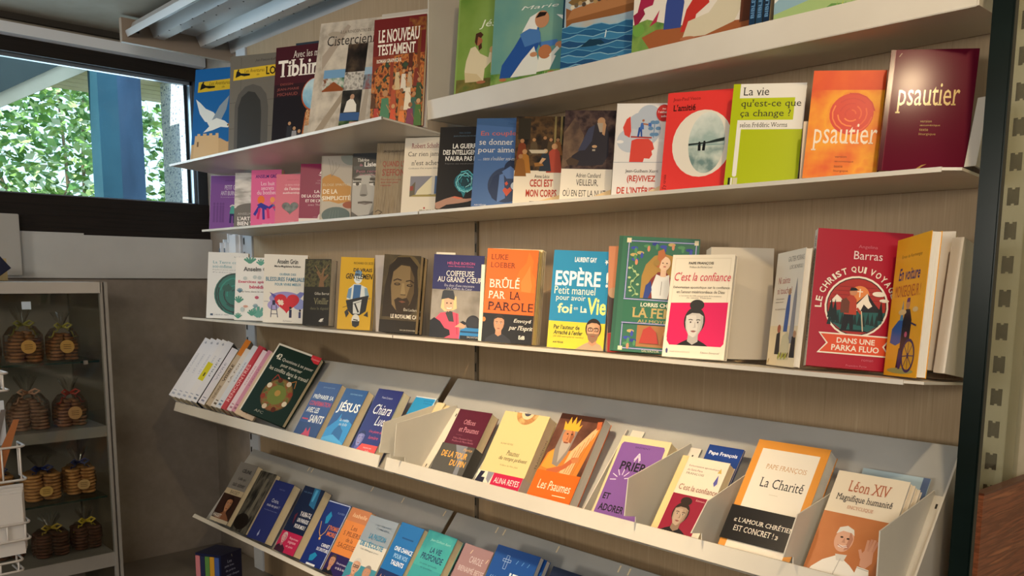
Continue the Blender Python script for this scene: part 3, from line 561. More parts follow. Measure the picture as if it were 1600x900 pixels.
pb('brown wood-textured paperback with dark red capitals beside the cream one', G2, (-.215, -.163, 1.654, 27.9, 6.6, 1.8, .117, .186), .016, '8a7860',
   [('r', 0, 0, 1, 1, paint('plank', ['7a6a55', '93836b', '857359'], 8, stretch=(30, 1, 2))), ('t', 'JACQUES-BENOÎT RAUSCHER', .16, .865, .98, .91, '3f342a', 'b'), ('t', "QUAND L'ÉGLISE", .16, .665, .98, .775, '8a3a2e', 'b'), ('t', "S'EFFONDRE", .16, .55, .98, .65, '8a3a2e', 'b'), ('t', 'Pourquoi je crois', .14, .485, .62, .515, '8a3a2e', 'b'), ('t', 'que tout peut', .14, .445, .56, .475, '8a3a2e', 'b'), ('t', 'repartir', .14, .405, .4, .43, '8a3a2e', 'b'), ('c', .85, .45, .09, 1, '6a5838'), ('l', [(.05, .05), (.12, .08), (.22, .05), (.14, .02)], .02, '4d4030')])
pb('cream paperback with a small painting of a sunlit room and sea', G2, (-.099, -.161, 1.654, 25.5, 7.3, 1.2, .118, .187), .018, 'e0d6c4',
   [('t', 'Robert Scholtus', .16, .86, .88, .925, '8a3440', 's'), ('t', 'Car rien jamais', .09, .735, .93, .815, '2a2826', 's'), ('t', "n'est achevé", .18, .635, .9, .70, '2a2826', 's'), ('t', "Confession d'un croyant ébloui", .12, .58, .82, .605, '57514a', 's'),
    ('r', .18, .22, .84, .49, '7b7c8a'), ('p', [(.3, .22), (.36, .3), (.66, .48), (.72, .48), (.72, .26)], 'd8cfae'), ('r', .74, .26, .84, .49, '2f5a8a'), ('r', .68, .22, .745, .49, 'c9c4b8'), ('p', [(.18, .22), (.3, .22), (.3, .42), (.18, .34)], '5a5244'), ('r', .18, .3, .26, .36, '8a2f2a'), ('p', [(.18, .22), (.84, .22), (.84, .25), (.3, .245)], '9a8a4c'), ('c', .54, .07, .02, 1, 'b02c30'), ('t', 'Albin Michel', .42, .03, .76, .05, '3a3632', 's')])
brain = []
for k in range(26):
    a = 2.4 * k; q = .05 + .13 * math.sqrt(k / 26)
    brain.append(('l', [(.62 + q * 1.25 * cos(a + i * .35), .33 + q * .75 * sin(a + i * .35) + .01 * (i % 2)) for i in range(4)], .016, ('5fc0cc', '2f8a9c', '8fdce0')[k % 3]))
pb('black paperback with a glowing turquoise brain above an open hand', G2, (.045, -.168, 1.654, 26.5, 6.4, 2.0, .117, .194), .018, '15151a',
   [('e', .62, .33, .25, .115, '123c48'), ('p', [(.45, .27), (.55, .2), (.6, .14), (.64, .2), (.6, .28)], '2a7c8a')] + brain + [('p', [(.02, .0), (0, .07), (.2, .12), (.34, .145), (.5, .13), (.66, .125), (.86, .14), (.9, .13), (.7, .09), (.5, .07), (.25, .05), (.1, .0)], 'b58a76'), ('p', [(.34, .145), (.42, .155), (.6, .135), (.5, .12)], 'd8765a'),
    ('t', 'MARC DUGAIN', .42, .915, .66, .935, '3f5a70'), ('t', 'JEAN-FRANÇOIS FOGEL', .3, .875, .8, .895, '5a7284'), ('t', 'LA GUERRE', .3, .735, .86, .795, 'eceae4', 'b'), ('t', 'DES INTELLIGENCES', .1, .66, .98, .72, 'eceae4', 'b'), ('t', "N'AURA PAS LIEU", .16, .585, .96, .645, 'eceae4', 'b'), ('t', 'Réponse aux transhumanistes', .16, .54, .86, .56, '7a7a7c')], lift=.006)
pb('grey-blue paperback with two leaning faces and a red heart', G2, (.178, -.172, 1.655, 29.1, 6.4, 2.2, .119, .196), .016, '4a6ca0',
   [('p', [(0, .93), (.0, 1), (1, 1), (1, .88)], '3f608f'), ('e', .66, .25, .36, .2, '31405f'), ('e', .8, .44, .2, .1, '23304c'), ('p', [(.32, .2), (.4, .34), (.5, .38), (.54, .2), (.5, .06), (.4, .1)], '27385a'), ('p', [(.5, .05), (.52, .36), (.6, .38), (.66, .1)], '5a7ab0'), ('p', [(.56, .4), (.66, .32), (.8, .32), (.86, .4), (.72, .46)], '5a7ab0'), ('c', .82, .24, .07, 1, 'cfd8e4'),  # top wedge is the upper shelf's shadow, drawn darker on the cover
    ('p', [(.68, .12), (.6, .19), (.64, .22), (.69, .2), (.74, .225), (.78, .19)], 'c8563f'), ('p', [(.66, .24), (.63, .27), (.67, .29), (.7, .26)], 'c8563f'), ('t', 'Denis Pouvreau', .62, .925, .98, .95, '30507c', 's'),
    ('t', 'En couple', .1, .79, .78, .855, 'cf6a58', 's'), ('t', 'se donner', .08, .70, .74, .765, 'e6e4dc', 's'), ('t', 'pour aimer', .06, .595, .84, .67, 'e6e4dc', 's'), ('t', "… sans s'oublier soi-même", .08, .525, .92, .565, 'cbd2da', 'is'), ('t', 'ARTÈGE', .06, .012, .3, .03, 'e0e4e8')])
mott = lambda n, c: paint(n, c, 34)
def figs(spec, asp):
    o = []
    for u, v, sc, robe, skin in spec: o += [('p', [(u - .09 * sc, v - .14 * sc), (u - .06 * sc, v), (u, v + .03 * sc), (u + .06 * sc, v), (u + .1 * sc, v - .14 * sc)], robe), ('c', u, v + .035 * sc, .035 * sc, 1, skin)]
    return o
pb('white paperback with a dim dining scene painting over red capitals', G2, (.294, -.155, 1.654, 38, 8.8, 1.2, .106, .191), .016, 'e9dfcc',
   [('r', 0, .385, 1, 1, mott('banquet', ['17120e', '3a2a1a', '5e4426', '241a14'])), ('r', .78, .7, .82, 1, '8a7a4c'), ('r', .9, .68, .94, 1, '8a7a4c'), ('r', .05, .74, .3, .98, '2f2a20')] + figs(((.14, .68, 1.2, '7a3a20', 'b08058'), (.38, .7, 1, '5a4a34', 'b5885c'), (.6, .72, 1, '33281e', 'a87c54'), (.72, .7, 1, '51402a', 'b08058'), (.86, .7, 1, '8a5a30', 'b08058'), (.2, .55, 1.4, 'a8702c', 'b98c60'), (.8, .6, 1.7, 'b04a38', 'c09468'), (.12, .5, 1.3, '8a5a26', 'a87c54'), (.62, .56, 1.3, '2a3440', 'c8a078')), .55)
   + [('p', [(.28, .62), (.66, .62), (.6, .58), (.34, .58)], 'c8bca4'), ('p', [(.4, .47), (.55, .48), (.6, .44), (.42, .43)], '9a6a34'), ('p', [(.56, .53), (.5, .47), (.54, .46), (.64, .52)], 'c8a078'), ('t', 'Anne Lécu', .42, .30, .72, .34, '35302c', ''), ('t', 'CECI EST', .33, .20, .8, .285, 'b8402f', 'b'), ('t', 'MON CORPS', .26, .085, .88, .17, 'b8402f', 'b'), ('r', .34, .0, .8, .035, '17130f'), ('p', [(1, 0), (1, .12), (.5, .035), (.8, .0)], 'e6c896')])
pb('white paperback with a dark painting of a seated bearded old man', G2, (.431, -.155, 1.654, 35.1, 9.2, 2.1, .103, .186), .016, 'e9e1d2',
   [('r', 0, .35, 1, 1, mott('gloom', ['1c1418', '3a2a2c', '55423c', '2a1e22'])), ('p', [(.0, .35), (0, .75), (.2, .92), (.4, .72), (.34, .45)], paint('rocks', ['4a3a34', '6a5444', '7d6650'], 30)), ('p', [(.1, .42), (.2, .5), (.4, .58), (.5, .72), (.62, .86), (.78, .88), (.88, .74), (.9, .5), (.8, .4), (.4, .38)], '2f2c34'), ('p', [(.3, .55), (.48, .8), (.6, .84), (.56, .66), (.44, .56)], '3f4258'), ('p', [(.08, .44), (.16, .48), (.34, .44), (.3, .39), (.12, .39)], '4c3c30'),
    ('c', .72, .88, .075, 1, 'b08a68'), ('p', [(.64, .86), (.7, .76), (.78, .76), (.8, .86)], 'a89a88'), ('p', [(.76, .9), (.82, .84), (.8, .72), (.75, .74)], 'b58c68'), ('e', .62, .6, .05, .016, 'c09a74'), ('r', .58, .55, .64, .57, 'a89c8c'), ('t', 'Adrien Candiard', .3, .255, .78, .305, '3a3632'), ('t', 'VEILLEUR,', .31, .155, .74, .235, '2f2b2a', ''), ('t', 'OÙ EN EST LA NUIT ?', .06, .045, .95, .135, '2f2b2a', ''), ('p', [(1, 0), (1, .13), (.45, .0)], 'e6c896')])
pb('white paperback with a red open head being watered by a tiny gardener', G2, (.567, -.155, 1.654, 33.8, 9, 1.8, .099, .180), .014, 'e8e6e2',
   [('c', .52, .72, .34, 1, 'b6c2d0'), ('c', .62, .86, .22, 1, 'b6c2d0'), ('e', .3, .6, .26, .13, 'c2cbd6'), ('p', [(.3, .365), (.32, .6), (.42, .62), (.64, .62), (.72, .58), (.76, .51), (.71, .49), (.73, .45), (.68, .405), (.58, .41), (.56, .365)], 'd9473a'), ('p', [(.14, .74), (.2, .83), (.27, .86), (.3, .7), (.28, .63), (.18, .66)], 'd9473a'), ('l', [(.3, .64), (.7, .63)], .03, 'a8342c'),
    ('p', [(.42, .64), (.44, .74), (.5, .75), (.52, .64), (.49, .64), (.475, .7), (.455, .64)], '28509a'), ('p', [(.46, .72), (.48, .79), (.53, .79), (.54, .72)], '3a6ab8'), ('c', .52, .815, .025, 1, 'a86c4c'), ('l', [(.52, .78), (.62, .77)], .03, 'a86c4c'), ('p', [(.62, .75), (.62, .79), (.68, .79), (.68, .75)], '3a6ab8')]
   + [('e', .74 + .07 * cos(k * 1.05), .73 + .075 * sin(k * 1.05), .05, .02, '5f8ab4') for k in range(6)] + [('l', [(.73, .63), (.74, .8)], .015, '5f8ab4'), ('e', .1, .585, .07, .018, 'f0efec'), ('e', .88, .6, .07, .018, 'f0efec'), ('l', [(.0, .365), (.95, .368)], .008, '9aa4b0'), ('c', .7, .6, .012, 1, 'f0e8e0'),
    ('t', 'Jean-Guilhem Xerri', .24, .245, .86, .29, '2f2b2a'), ('t', '(RE)VIVEZ', .28, .14, .82, .225, 'c0412f', 'b'), ('t', "DE L'INTÉRIEUR", .1, .025, .96, .115, 'c0412f', 'b'), ('p', [(1, 0), (1, .14), (.5, .0)], 'e6cfa8')],
   extra=[('sticker', .76, .80, 1.04, .98, 'c0302f', [('t', 'Avec', .38, .7, .62, .8, 'f2e4e0', 'b'), ('t', '7 méditations', .1, .48, .9, .62, 'f2e4e0', 'b'), ('t', 'audio', .32, .24, .68, .38, 'f2e4e0', 'b')])])
sea = [('e', .62, .48, .26, .305, '8ba6a2'), ('p', [(.62 + .26 * cos(a), .48 + .305 * sin(a)) for a in [-.06 + (pi + .12) * k / 24 for k in range(25)]], paint('cloudy', ['9db4b0', 'cbd6d0', 'dfe4dc'], 18)), ('p', [(.62 + .26 * cos(a), .48 + .305 * sin(a)) for a in [pi + .1 + (pi - .2) * k / 24 for k in range(25)]], paint('sand', ['6f8a88', 'b5c4bc', 'd2d8cc'], 30)), ('p', [(.365, .455), (.36, .475), (.62, .485), (.76, .51), (.875, .525), (.87, .49), (.7, .475)], '23302e')]
pb('bright red paperback with a white ring around a seaside photograph', G2, (.681, -.155, 1.654, 20.2, 9.2, .9, .125, .182), .016, 'e23c38',
   [('e', .555, .475, .43, .335, 'e6e0d2')] + sea + [('p', [(.505, .4), (.5, .46), (.54, .47), (.545, .4)], '14181a'), ('p', [(.565, .4), (.57, .47), (.61, .475), (.605, .4)], '14181a'), ('c', .52, .48, .016, 1, '14181a'), ('c', .59, .487, .016, 1, '14181a'), ('t', 'Jean-Paul Vesco', .08, .905, .48, .945, '7a2420', 's'), ('t', "L'amitié", .09, .81, .42, .875, '3a1412', 'bs'), ('tv', "J'y crois", .03, .02, .09, .17, '4a1614', 's')])
pb('lime green and white paperback asking what life changes', G2, (.815, -.155, 1.654, 26.7, 8.9, 2.6, .118, .177), .014, 'aebd00',
   [('r', .1, .86, 1, 1, 'e8e6de'), ('p', [(.86, .56), (1, .56), (1, .9), (.86, .9)], 'e8e6de'), ('r', .1, .555, 1, .645, 'e8e6de'), ('r', .13, .645, .86, .86, 'b5c400'), ('r', .1, .12, .16, .62, 'e8e6de'), ('c', .13, .11, .03, 1, 'e8e6de'),
    ('t', 'La vie', .14, .885, .5, .965, '2b2a22', 's'), ('t', "qu'est-ce que", .13, .755, .95, .845, '2b2a22', 's'), ('t', 'ça change ?', .13, .66, .82, .745, '2b2a22', 's'), ('t', 'selon Frédéric Worms', .14, .575, .79, .62, '3a382e', 's'), ('r', .05, .01, .08, .08, '17160f'), ('r', .085, .01, .11, .08, 'e8e6de'), ('r', .12, .01, .18, .08, 'cfc9a8')], back='e8e6de')
pb('thin white paperback peeking out left of the orange psalter', G2, (.945, -.140, 1.653, 28.3, 8.3, 1.5, .11, .10), .006, 'e6dccb', [('r', 0, 0, .1, 1, 'd6c8ae')])
swirl = [('c', .58, .60, .3, 1, 'd0301c')] + [('l', [(.58 + r * 1.0 * cos(a + s), .60 + r * .61 * sin(a + s)) for s in (0, .4, .8, 1.2, 1.6)], .02, ('e0542c', 'c8281a', 'ec7a3a')[k % 3]) for k, (r, a) in enumerate([(.06 + .025 * j, 1.9 * j) for j in range(11)])]
pb('orange paperback psalter with a red painted swirl and white title', G2, (.958, -.155, 1.654, 28.3, 8.3, 3.4, .107, .175), .018, 'e0641c',
   [('r', 0, 0, 1, 1, paint('fire', ['d8461a', 'e6781a', 'f0a020', 'e0541a'], 10)), ('r', 0, .82, 1, 1, paint('ember', ['d23c18', 'e25a1c'], 14))] + swirl + [('t', 'psautier', .08, .26, .96, .51, 'f0e0cc', 's'), ('t', 'version', .42, .195, .58, .215, '7a2a14'), ('t', 'œcuménique', .42, .15, .68, .17, '7a2a14'), ('t', 'texte', .42, .105, .54, .125, '7a2a14'), ('t', 'liturgique', .42, .06, .62, .085, '7a2a14')])
book('prayer_book', 'thick burgundy psalter with gold title, rightmost on the second shelf', G2, (1.077, -.155, 1.654, 26.9, 8.9, 3.5, .117, .186), .026, '5c1428',
   [('r', 0, 0, .05, 1, '4c0f20'), ('l', [(.055, 0), (.055, 1)], .006, '7a2a3c'), ('t', 'psautier', .13, .475, .84, .72, 'c8a664', 's'), ('t', 'version', .43, .40, .56, .42, 'a8844c'), ('t', 'œcuménique', .43, .365, .66, .385, 'a8844c'), ('t', 'texte', .43, .33, .53, .35, 'a8844c'), ('t', 'liturgique', .43, .29, .62, .315, 'a8844c'), ('p', [(.44, .02), (.5, .05), (.56, .06), (.5, .035), (.48, .015)], 'a8844c'), ('l', [(.1, .94), (.13, .97)], .008, '9a7a6a')], rough=.15, hard=True, cat='book', spec=.05)

# ------------------------------------------------------------------ children's books in the lipped shelf
G0 = 'children books on the lipped top shelf'
def squash(items, f=0.66, fu=1.0, u0=0.0):
    o = []; V = lambda v_: v_ if v_ <= 0 or v_ >= 1 else .13 + f * v_
    U = lambda q: q if q <= 0 or q >= 1 and fu < 1 else u0 + fu * q
    for it in items:
        it = list(it)
        if it[0] == 'r' and it[4] < 1: it[2] = V(it[2]); it[4] = V(it[4])
        elif it[0] in 'pl': it[1] = [(U(u_), V(v_)) for u_, v_ in it[1]]
        elif it[0] in 'ec':
            it[1] = U(it[1]); it[2] = V(it[2]); it[3] *= fu
            if it[0] == 'e': it[4] *= f
        elif it[0] in ('t',): it[2] = U(it[2]); it[4] = U(it[4]) if fu == 1 else u0 + fu * it[4]; it[3] = V(it[3]); it[5] = V(it[5])
        o.append(tuple(it))
    return o
def kb(lab, grp, fit, t, color, art, fu=1.0, u0=0.0, **k): return book('picture_book', lab, grp, fit, t, color, squash(art, .66, fu, u0), hard=True, cat='children book', **k)
grass = lambda u0, u1, v0, n, c: [('p', [(u0 + (u1 - u0) * k / n - .008, v0), (u0 + (u1 - u0) * (k + .3 * (k % 3)) / n, v0 + .06 + .04 * ((k * 7) % 5) / 5), (u0 + (u1 - u0) * k / n + .008, v0)], c[k % len(c)]) for k in range(n)]
kb('green picture book with a kneeling robed man, leftmost of the top shelf', G0, (.072, -.135, 1.871, 24, 8, 0, .19, .27), .014, '6f8f3e',
   [('r', 0, 0, 1, 1, paint('meadow', ['5f8a34', '7d9c48', '8aa85a'], 5)), ('r', 0, 0, 1, .24, paint('ground', ['5a5a2c', '7a7038', '4f6a30'], 22)), ('r', 0, 0, .02, 1, '88a85a'),
    ('p', [(.2, .2), (.17, .35), (.2, .48), (.3, .64), (.42, .66), (.56, .56), (.78, .50), (.8, .56), (.9, .62), (.92, .56), (.85, .44), (.7, .36), (.68, .2)], 'dccfae'), ('p', [(.2, .2), (.17, .33), (.5, .3), (.68, .2)], 'cdbb92'), ('c', .5, .72, .1, 1, 'a8684a'), ('p', [(.4, .72), (.42, .82), (.54, .84), (.62, .8), (.56, .76), (.48, .78), (.46, .66)], '4a2c20'), ('p', [(.5, .66), (.58, .7), (.6, .63), (.52, .6)], '4a2c20'), ('e', .62, .19, .12, .02, 'a8684a'), ('e', .86, .6, .06, .04, 'c8a070'), ('p', [(.86, .3), (.85, .56), (1, .6), (1, .3)], 'd2b488'), ('t', 'Jésus', .5, .87, 1.3, .99, 'e8eed8', 'i')], fu=.5, u0=.04)
kb('teal picture book with a blue-robed mother leading a toddler and a white dove', G0, (.196, -.135, 1.871, 24, 8, 0, .215, .27), .012, '5a8f86',
   [('r', 0, 0, 1, 1, paint('haze', ['4f8a8c', '6a9c94', '86ac94'], 4)), ('r', 0, 0, 1, .2, paint('lawn', ['4a7a34', '7a9a4c', '92ac62'], 22)), ('r', .955, 0, .965, 1, '79a8a0')] + grass(.55, .98, .12, 26, ('4f8a3c', '7aa850', '9abb6a')) +
   [('p', [(.1, .14), (.12, .3), (.24, .5), (.32, .66), (.42, .76), (.5, .72), (.52, .55), (.44, .3), (.3, .14)], '27539c'), ('p', [(.22, .14), (.34, .34), (.46, .5), (.52, .3), (.5, .16)], 'dfe2dc'), ('p', [(.3, .66), (.36, .5), (.5, .54), (.7, .56), (.72, .5), (.54, .46), (.52, .66), (.46, .76)], '4a7ab8'),
    ('p', [(.32, .68), (.4, .86), (.5, .92), (.56, .88), (.5, .8), (.48, .7), (.4, .72)], 'e6e8e4'), ('c', .53, .82, .075, 1.15, 'c08a66'), ('p', [(.46, .84), (.5, .91), (.58, .9), (.56, .86)], '231a18'), ('e', .73, .49, .045, .04, 'c08a66'), ('e', .46, .4, .04, .03, 'c08a66'), ('p', [(.5, .18), (.52, .38), (.62, .4), (.7, .36), (.64, .2)], 'e4e4da'), ('c', .58, .42, .07, 1, 'b5744c'), ('l', [(.64, .36), (.72, .46)], .04, 'dfe0d6'), ('e', .66, .165, .04, .016, 'b5744c'), ('e', .14, .12, .04, .02, 'b5744c'),
    ('p', [(.68, .86), (.76, .84), (.8, .92), (.86, .86), (.84, .8), (.8, .78), (.76, .72), (.75, .79)], 'f0f2ec'), ('t', 'Marie', .3, .955, .7, .999, 'e8eee8', 'i')] + [('c', .88 + .03 * cos(a), .3 + .03 * sin(a), .02, 1, 'eceacb') for a in (0, 1.2, 2.5, 3.7, 5)])
waves = []
for k in range(9):
    waves.append(('p', [(0, .0), (0, .52 - .055 * k)] + [(j / 12, .52 - .055 * k + .02 * sin(j * 1.7 + k * 2.1)) for j in range(13)] + [(1, .0)], ('2f6a94', '245a86', '3a7aa4', '1f4c78')[k % 4]))
    waves.append(('l', [(j / 12, .515 - .055 * k + .02 * sin(j * 1.7 + k * 2.1)) for j in range(13)], .007, ('8ab8cc', '5f9cbc')[k % 2]))
kb('dark blue picture book with a crowded wooden ark on waves', G0, (.408, -.135, 1.871, 22, 6, 0, .20, .27), .022, '1f5a80',
   [('r', 0, .3, 1, 1, paint('dusk', ['7f9cb4', 'a0b4c0', 'c0a070'], 6)), ('r', 0, 0, .02, 1, '12344a')] + waves[:2] + [('p', [(.04, .52), (.1, .56), (.6, .6), (.84, .64), (.9, .82), (.93, .96), (.88, .98), (.78, .84), (.1, .70), (.03, .74)], '8a5a34'), ('p', [(.04, .60), (.8, .72), (.88, .96), (.78, .86), (.1, .72)], 'a8744a'), ('p', [(.05, .80), (.3, .99), (.6, .99), (.75, .9), (.1, .76)], '7a6038')]
   + [('c', .1 + .04 * k, .74 + .012 * (k % 3) + .006 * k, .022, 1, ('d8d0b8', '6a5a44', 'a88a5c', '4a4038')[k % 4]) for k in range(17)] + waves[2:] + [('p', [(.2, .28), (.3, .36), (.42, .34), (.46, .3), (.34, .28)], '16384e'), ('l', [(.46, .36), (.47, .44)], .01, 'cfe0e6')], spine='12344a')
kb('wide white picture book with red leaves and a seated robed storyteller', G0, (.590, -.135, 1.871, 17, 5, 0, .232, .27), .016, 'dcd6cc',
   [('p', [(0, 0), (0, .34), (.12, .38), (.3, .3), (.6, .22), (1, .2), (1, 0)], paint('hill', ['4f7a3a', '7a9a4a', '5c8a44'], 18)), ('p', [(.08, .2), (.2, .26), (.5, .26), (1, .24), (1, .0), (.3, .0)], '9a5a34'), ('p', [(.03, .44), (.06, .62), (.12, .78), (.18, .62), (.16, .52), (.1, .5)], '9c2448'), ('p', [(.02, .3), (.1, .44), (.08, .5), (.0, .44)], '8a2040'), ('p', [(.14, .3), (.22, .46), (.2, .34)], 'a82c4c'), ('c', .05, .28, .05, 1, '6a9a44'),
    ('p', [(.26, .25), (.27, .5), (.3, .7), (.38, .72), (.42, .5), (.4, .25)], '35488c'), ('c', .345, .76, .045, 1, '5a3626'), ('p', [(.29, .72), (.3, .82), (.38, .84), (.4, .76), (.37, .8), (.32, .78)], '3f7a94'), ('p', [(.4, .2), (.44, .42), (.52, .58), (.6, .56), (.62, .46), (.52, .36), (.5, .2)], 'b8332c'), ('c', .55, .64, .05, 1, 'a86c4c'), ('p', [(.49, .66), (.54, .72), (.61, .68), (.58, .66)], '2c1a14'),
    ('p', [(.42, .14), (.46, .3), (.62, .36), (.7, .5), (.76, .66), (.86, .66), (.88, .4), (.82, .24), (.6, .14)], 'ccc4ac'), ('p', [(.64, .54), (.72, .60), (.74, .52), (.66, .5)], 'a86c4c'), ('p', [(.86, .22), (.87, .9), (1, .95), (1, .24)], '5e3626'), ('c', .8, .72, .05, 1, 'a86c4c'), ('e', .46, .13, .06, .02, 'a86c4c')], spine='c8c2b8')
for k in range(3):
    kb('%s of three dark blue book spines at the middle of the top shelf' % ('leftmost', 'middle', 'rightmost')[k], G0, (.836 + .0105 * k, -.135 + .004 * k, 1.871, 12, 8, 0, .0098, .24), .09, ('17324e', '1f3f5c', '152a44')[k], [('tv', 'BIBLE', .2, .2, .8, .34, '5f8ab4', 'b')])
kb('pale picture book of green and blue hills, rightmost on the top shelf', G0, (.882, -.135, 1.871, 20, 6, 0, .22, .27), .014, 'd5d8d6',
   [('p', [(0, .2), (.15, .36), (.3, .3), (.5, .44), (.7, .36), (1, .5), (1, 0), (0, 0)], '86a8b8'), ('p', [(0, .1), (.3, .22), (.6, .16), (1, .3), (1, 0), (0, 0)], '9ab478'), ('p', [(0, .0), (.4, .14), (1, .08), (1, 0)], '5c8a44')] + grass(.4, .98, .08, 18, ('4f8a3c', '86a854', 'b0b84c')))

# ------------------------------------------------------------------ shelf three
G3 = 'paperbacks on the third shelf'
globe = [('c', .7, .375, .52, 1, '0f6a64')] + [('l', [(.7 + r * .5 * cos(a), .375 + r * .5 * .65 * sin(a)) for a in [s + .35 * j for j in range(8)]], .03, ('0a3f44', '1a8a80', '0c2a30')[k % 3]) for k, (r, s) in enumerate([(.2, 0), (.4, 1), (.55, 2.2), (.62, 4), (.75, 0.5), (.85, 2.8), (.9, 4.6), (.7, 5.5), (.95, 1.6)])] + [('e', .86, .33, .16, .07, '0b2f36'), ('e', .5, .46, .12, .05, '12544f')]
pb('white paperback with a big green marbled globe, leftmost on the third shelf', G3, (-1.147, -.199, 1.361, 45.2, 7.3, 1.8, .135, .223), .014, 'dde0e2',
   [('p', [(.7 + .52 * cos(a), .375 + .315 * sin(a)) for a in [2 * pi * k / 30 for k in range(30)] if .7 + .52 * cos(a) < 1.3], '0f6a64')] + globe + [('t', 'Bruno Marzloff', .65, .925, .9, .945, '7a8a94'), ('t', 'La Terre comme', .12, .83, .98, .87, '4f9aac', 's'), ('t', 'soi-même', .12, .765, .6, .81, '4f9aac', 's'), ('t', 'Repères pour une écologie', .12, .725, .9, .745, '8a98a0', 's'), ('t', 'Préface', .12, .69, .6, .705, '8a98a0', 's'), ('r', .1, .04, .17, .07, '2a4a6a'), ('t', 'LABOR ET FIDES', .2, .045, .56, .065, '6a7a88')])
leafy = []
for k, (u, v, sz, c) in enumerate(((.35, .93, .16, '3f8f7f'), (.62, .9, .12, '4a9a8c'), (.8, .95, .1, '3f8f7f'), (.1, .3, .13, '3f8f7f'), (.12, .46, .08, '5a8aa0'), (.6, .08, .22, '58a094'), (.44, .1, .12, '3f8f7f'), (.52, .22, .07, '6f98a8'), (.1, .05, .1, '3f8f7f'))):
    for j in range(5): leafy.append(('l', [(u, v - .02), (u + sz * cos(.5 + j * .55), v + sz * .65 * sin(.5 + j * .55))], .05 * sz / .16, c))
leafy += [('e', .35 + .25 * cos(k), .68 + .05 * sin(3 * k), .05, .03, 'b8c4c8') for k in range(3)] + [('e', .55, .365, .05, .025, 'b84a68'), ('e', .28, .22, .06, .02, 'c89a8c'), ('e', .8, .25, .05, .05, 'a8bcc4'), ('e', .2, .17, .05, .04, 'b4c4c8')]
pb('white paperback decorated with scattered green leaves, second on the third shelf', G3, (-.946, -.197, 1.361, 41.4, 7.9, 1, .132, .203), .016, 'e3e4e4',
   leafy + [('t', 'Anselm Grün', .2, .78, .98, .85, '33363c', 'b'), ('t', 'Exercices spirituels', .08, .58, .98, .635, 'c8446a', 'b'), ('t', 'bénédictins', .36, .505, .94, .56, 'c8446a', 'b'), ('t', 'Une liste dans la vie de tous', .1, .445, .98, .47, '5a5a60')])
pb('white paperback with a red patched heart and tiny figures on ladders', G3, (-.756, -.197, 1.361, 45.9, 6.4, 1.5, .132, .209), .02, 'e6e4de',
   [('e', .5, .36, .36, .1, '9a92d0'), ('e', .24, .26, .14, .07, 'a8a0d8'), ('e', .82, .28, .14, .08, '8f9ad4'), ('p', [(.14, .45), (.3, .40), (.26, .35)], '5a58a8'), ('p', [(.72, .4), (.84, .46), (.96, .45), (.86, .37)], '7a80c4')] + [('p', [(u * 1.0 + .04, v * 1.12 - .07) for u, v in heart], 'cf2f3c')] + [('l', [(.34, .33), (.46, .27)], .07, 'f0dccc'), ('l', [(.36, .27), (.45, .33)], .06, 'f0dccc'),
    ('l', [(.2, .26), (.18, .08)], .018, '3c4460'), ('l', [(.3, .26), (.34, .08)], .018, '3c4460'), ('l', [(.19, .13), (.33, .13)], .014, '3c4460'), ('l', [(.19, .19), (.31, .19)], .014, '3c4460'), ('r', .21, .26, .28, .33, '2c3050'), ('r', .6, .08, .66, .2, '2c3050'), ('c', .63, .225, .03, 1, '2c2430'), ('r', .82, .08, .87, .17, '3c4470'), ('c', .85, .19, .025, 1, '2c2430'), ('l', [(.02, .31), (.12, .31)], .012, '8a92a8'),
    ('t', 'Anselm Grün', .3, .865, .78, .935, '34383e', 'b'), ('t', 'Maria-Magdalena Robben', .24, .805, .84, .845, '34383e', 'b'), ('t', 'GUÉRIR DES', .36, .695, .74, .735, '6a9cb4', 'b'), ('t', 'BLESSURES FAMILIALES', .05, .61, .98, .67, '4f86a4', 'b'), ('t', 'POUR VIVRE MIEUX', .26, .545, .86, .585, '6a9cb4', 'b'), ('t', 'Salvator', .46, .022, .68, .045, 'a0a0a0', 'i')])
pb('black paperback with a gnarled tree, thick white page edges, on the third shelf', G3, (-.516, -.201, 1.361, 31, 8.1, .4, .081, .192), .036, '14130f',
   [('r', .02, .56, 1, .985, paint('tree', ['1c1d15', '34351f', '575432', '2a2118'], 90)), ('p', [(.55, .56), (.6, .7), (.45, .8), (.5, .82), (.64, .74), (.7, .86), (.76, .86), (.72, .72), (.9, .78), (.92, .75), (.74, .66), (.78, .56)], '7a5a3c'), ('l', [(.4, .9), (.62, .76), (.9, .92)], .02, '8a6a48'), ('r', 0, .5, 1, .58, '181710'),
    ('t', 'Gilles Berrut', .42, .46, .98, .5, 'c8c4b8'), ('t', 'Vieillir', .4, .32, .96, .41, '8a8664', 's'), ('t', 'dans la dignité', .28, .225, .98, .275, '6f6c52', 's'), ('p', [(.62, .06), (.7, .1), (.82, .11), (.76, .07), (.72, .05)], 'd8d6d0'), ('t', 'cerf', .68, .055, .8, .075, 'd8d6d0')], pages=noisy('white_page_edges', ['d9d4c8', 'e6e1d6', 'd2ccc0'], 40, (1, 60, 1), rough=.8, spec=.1))
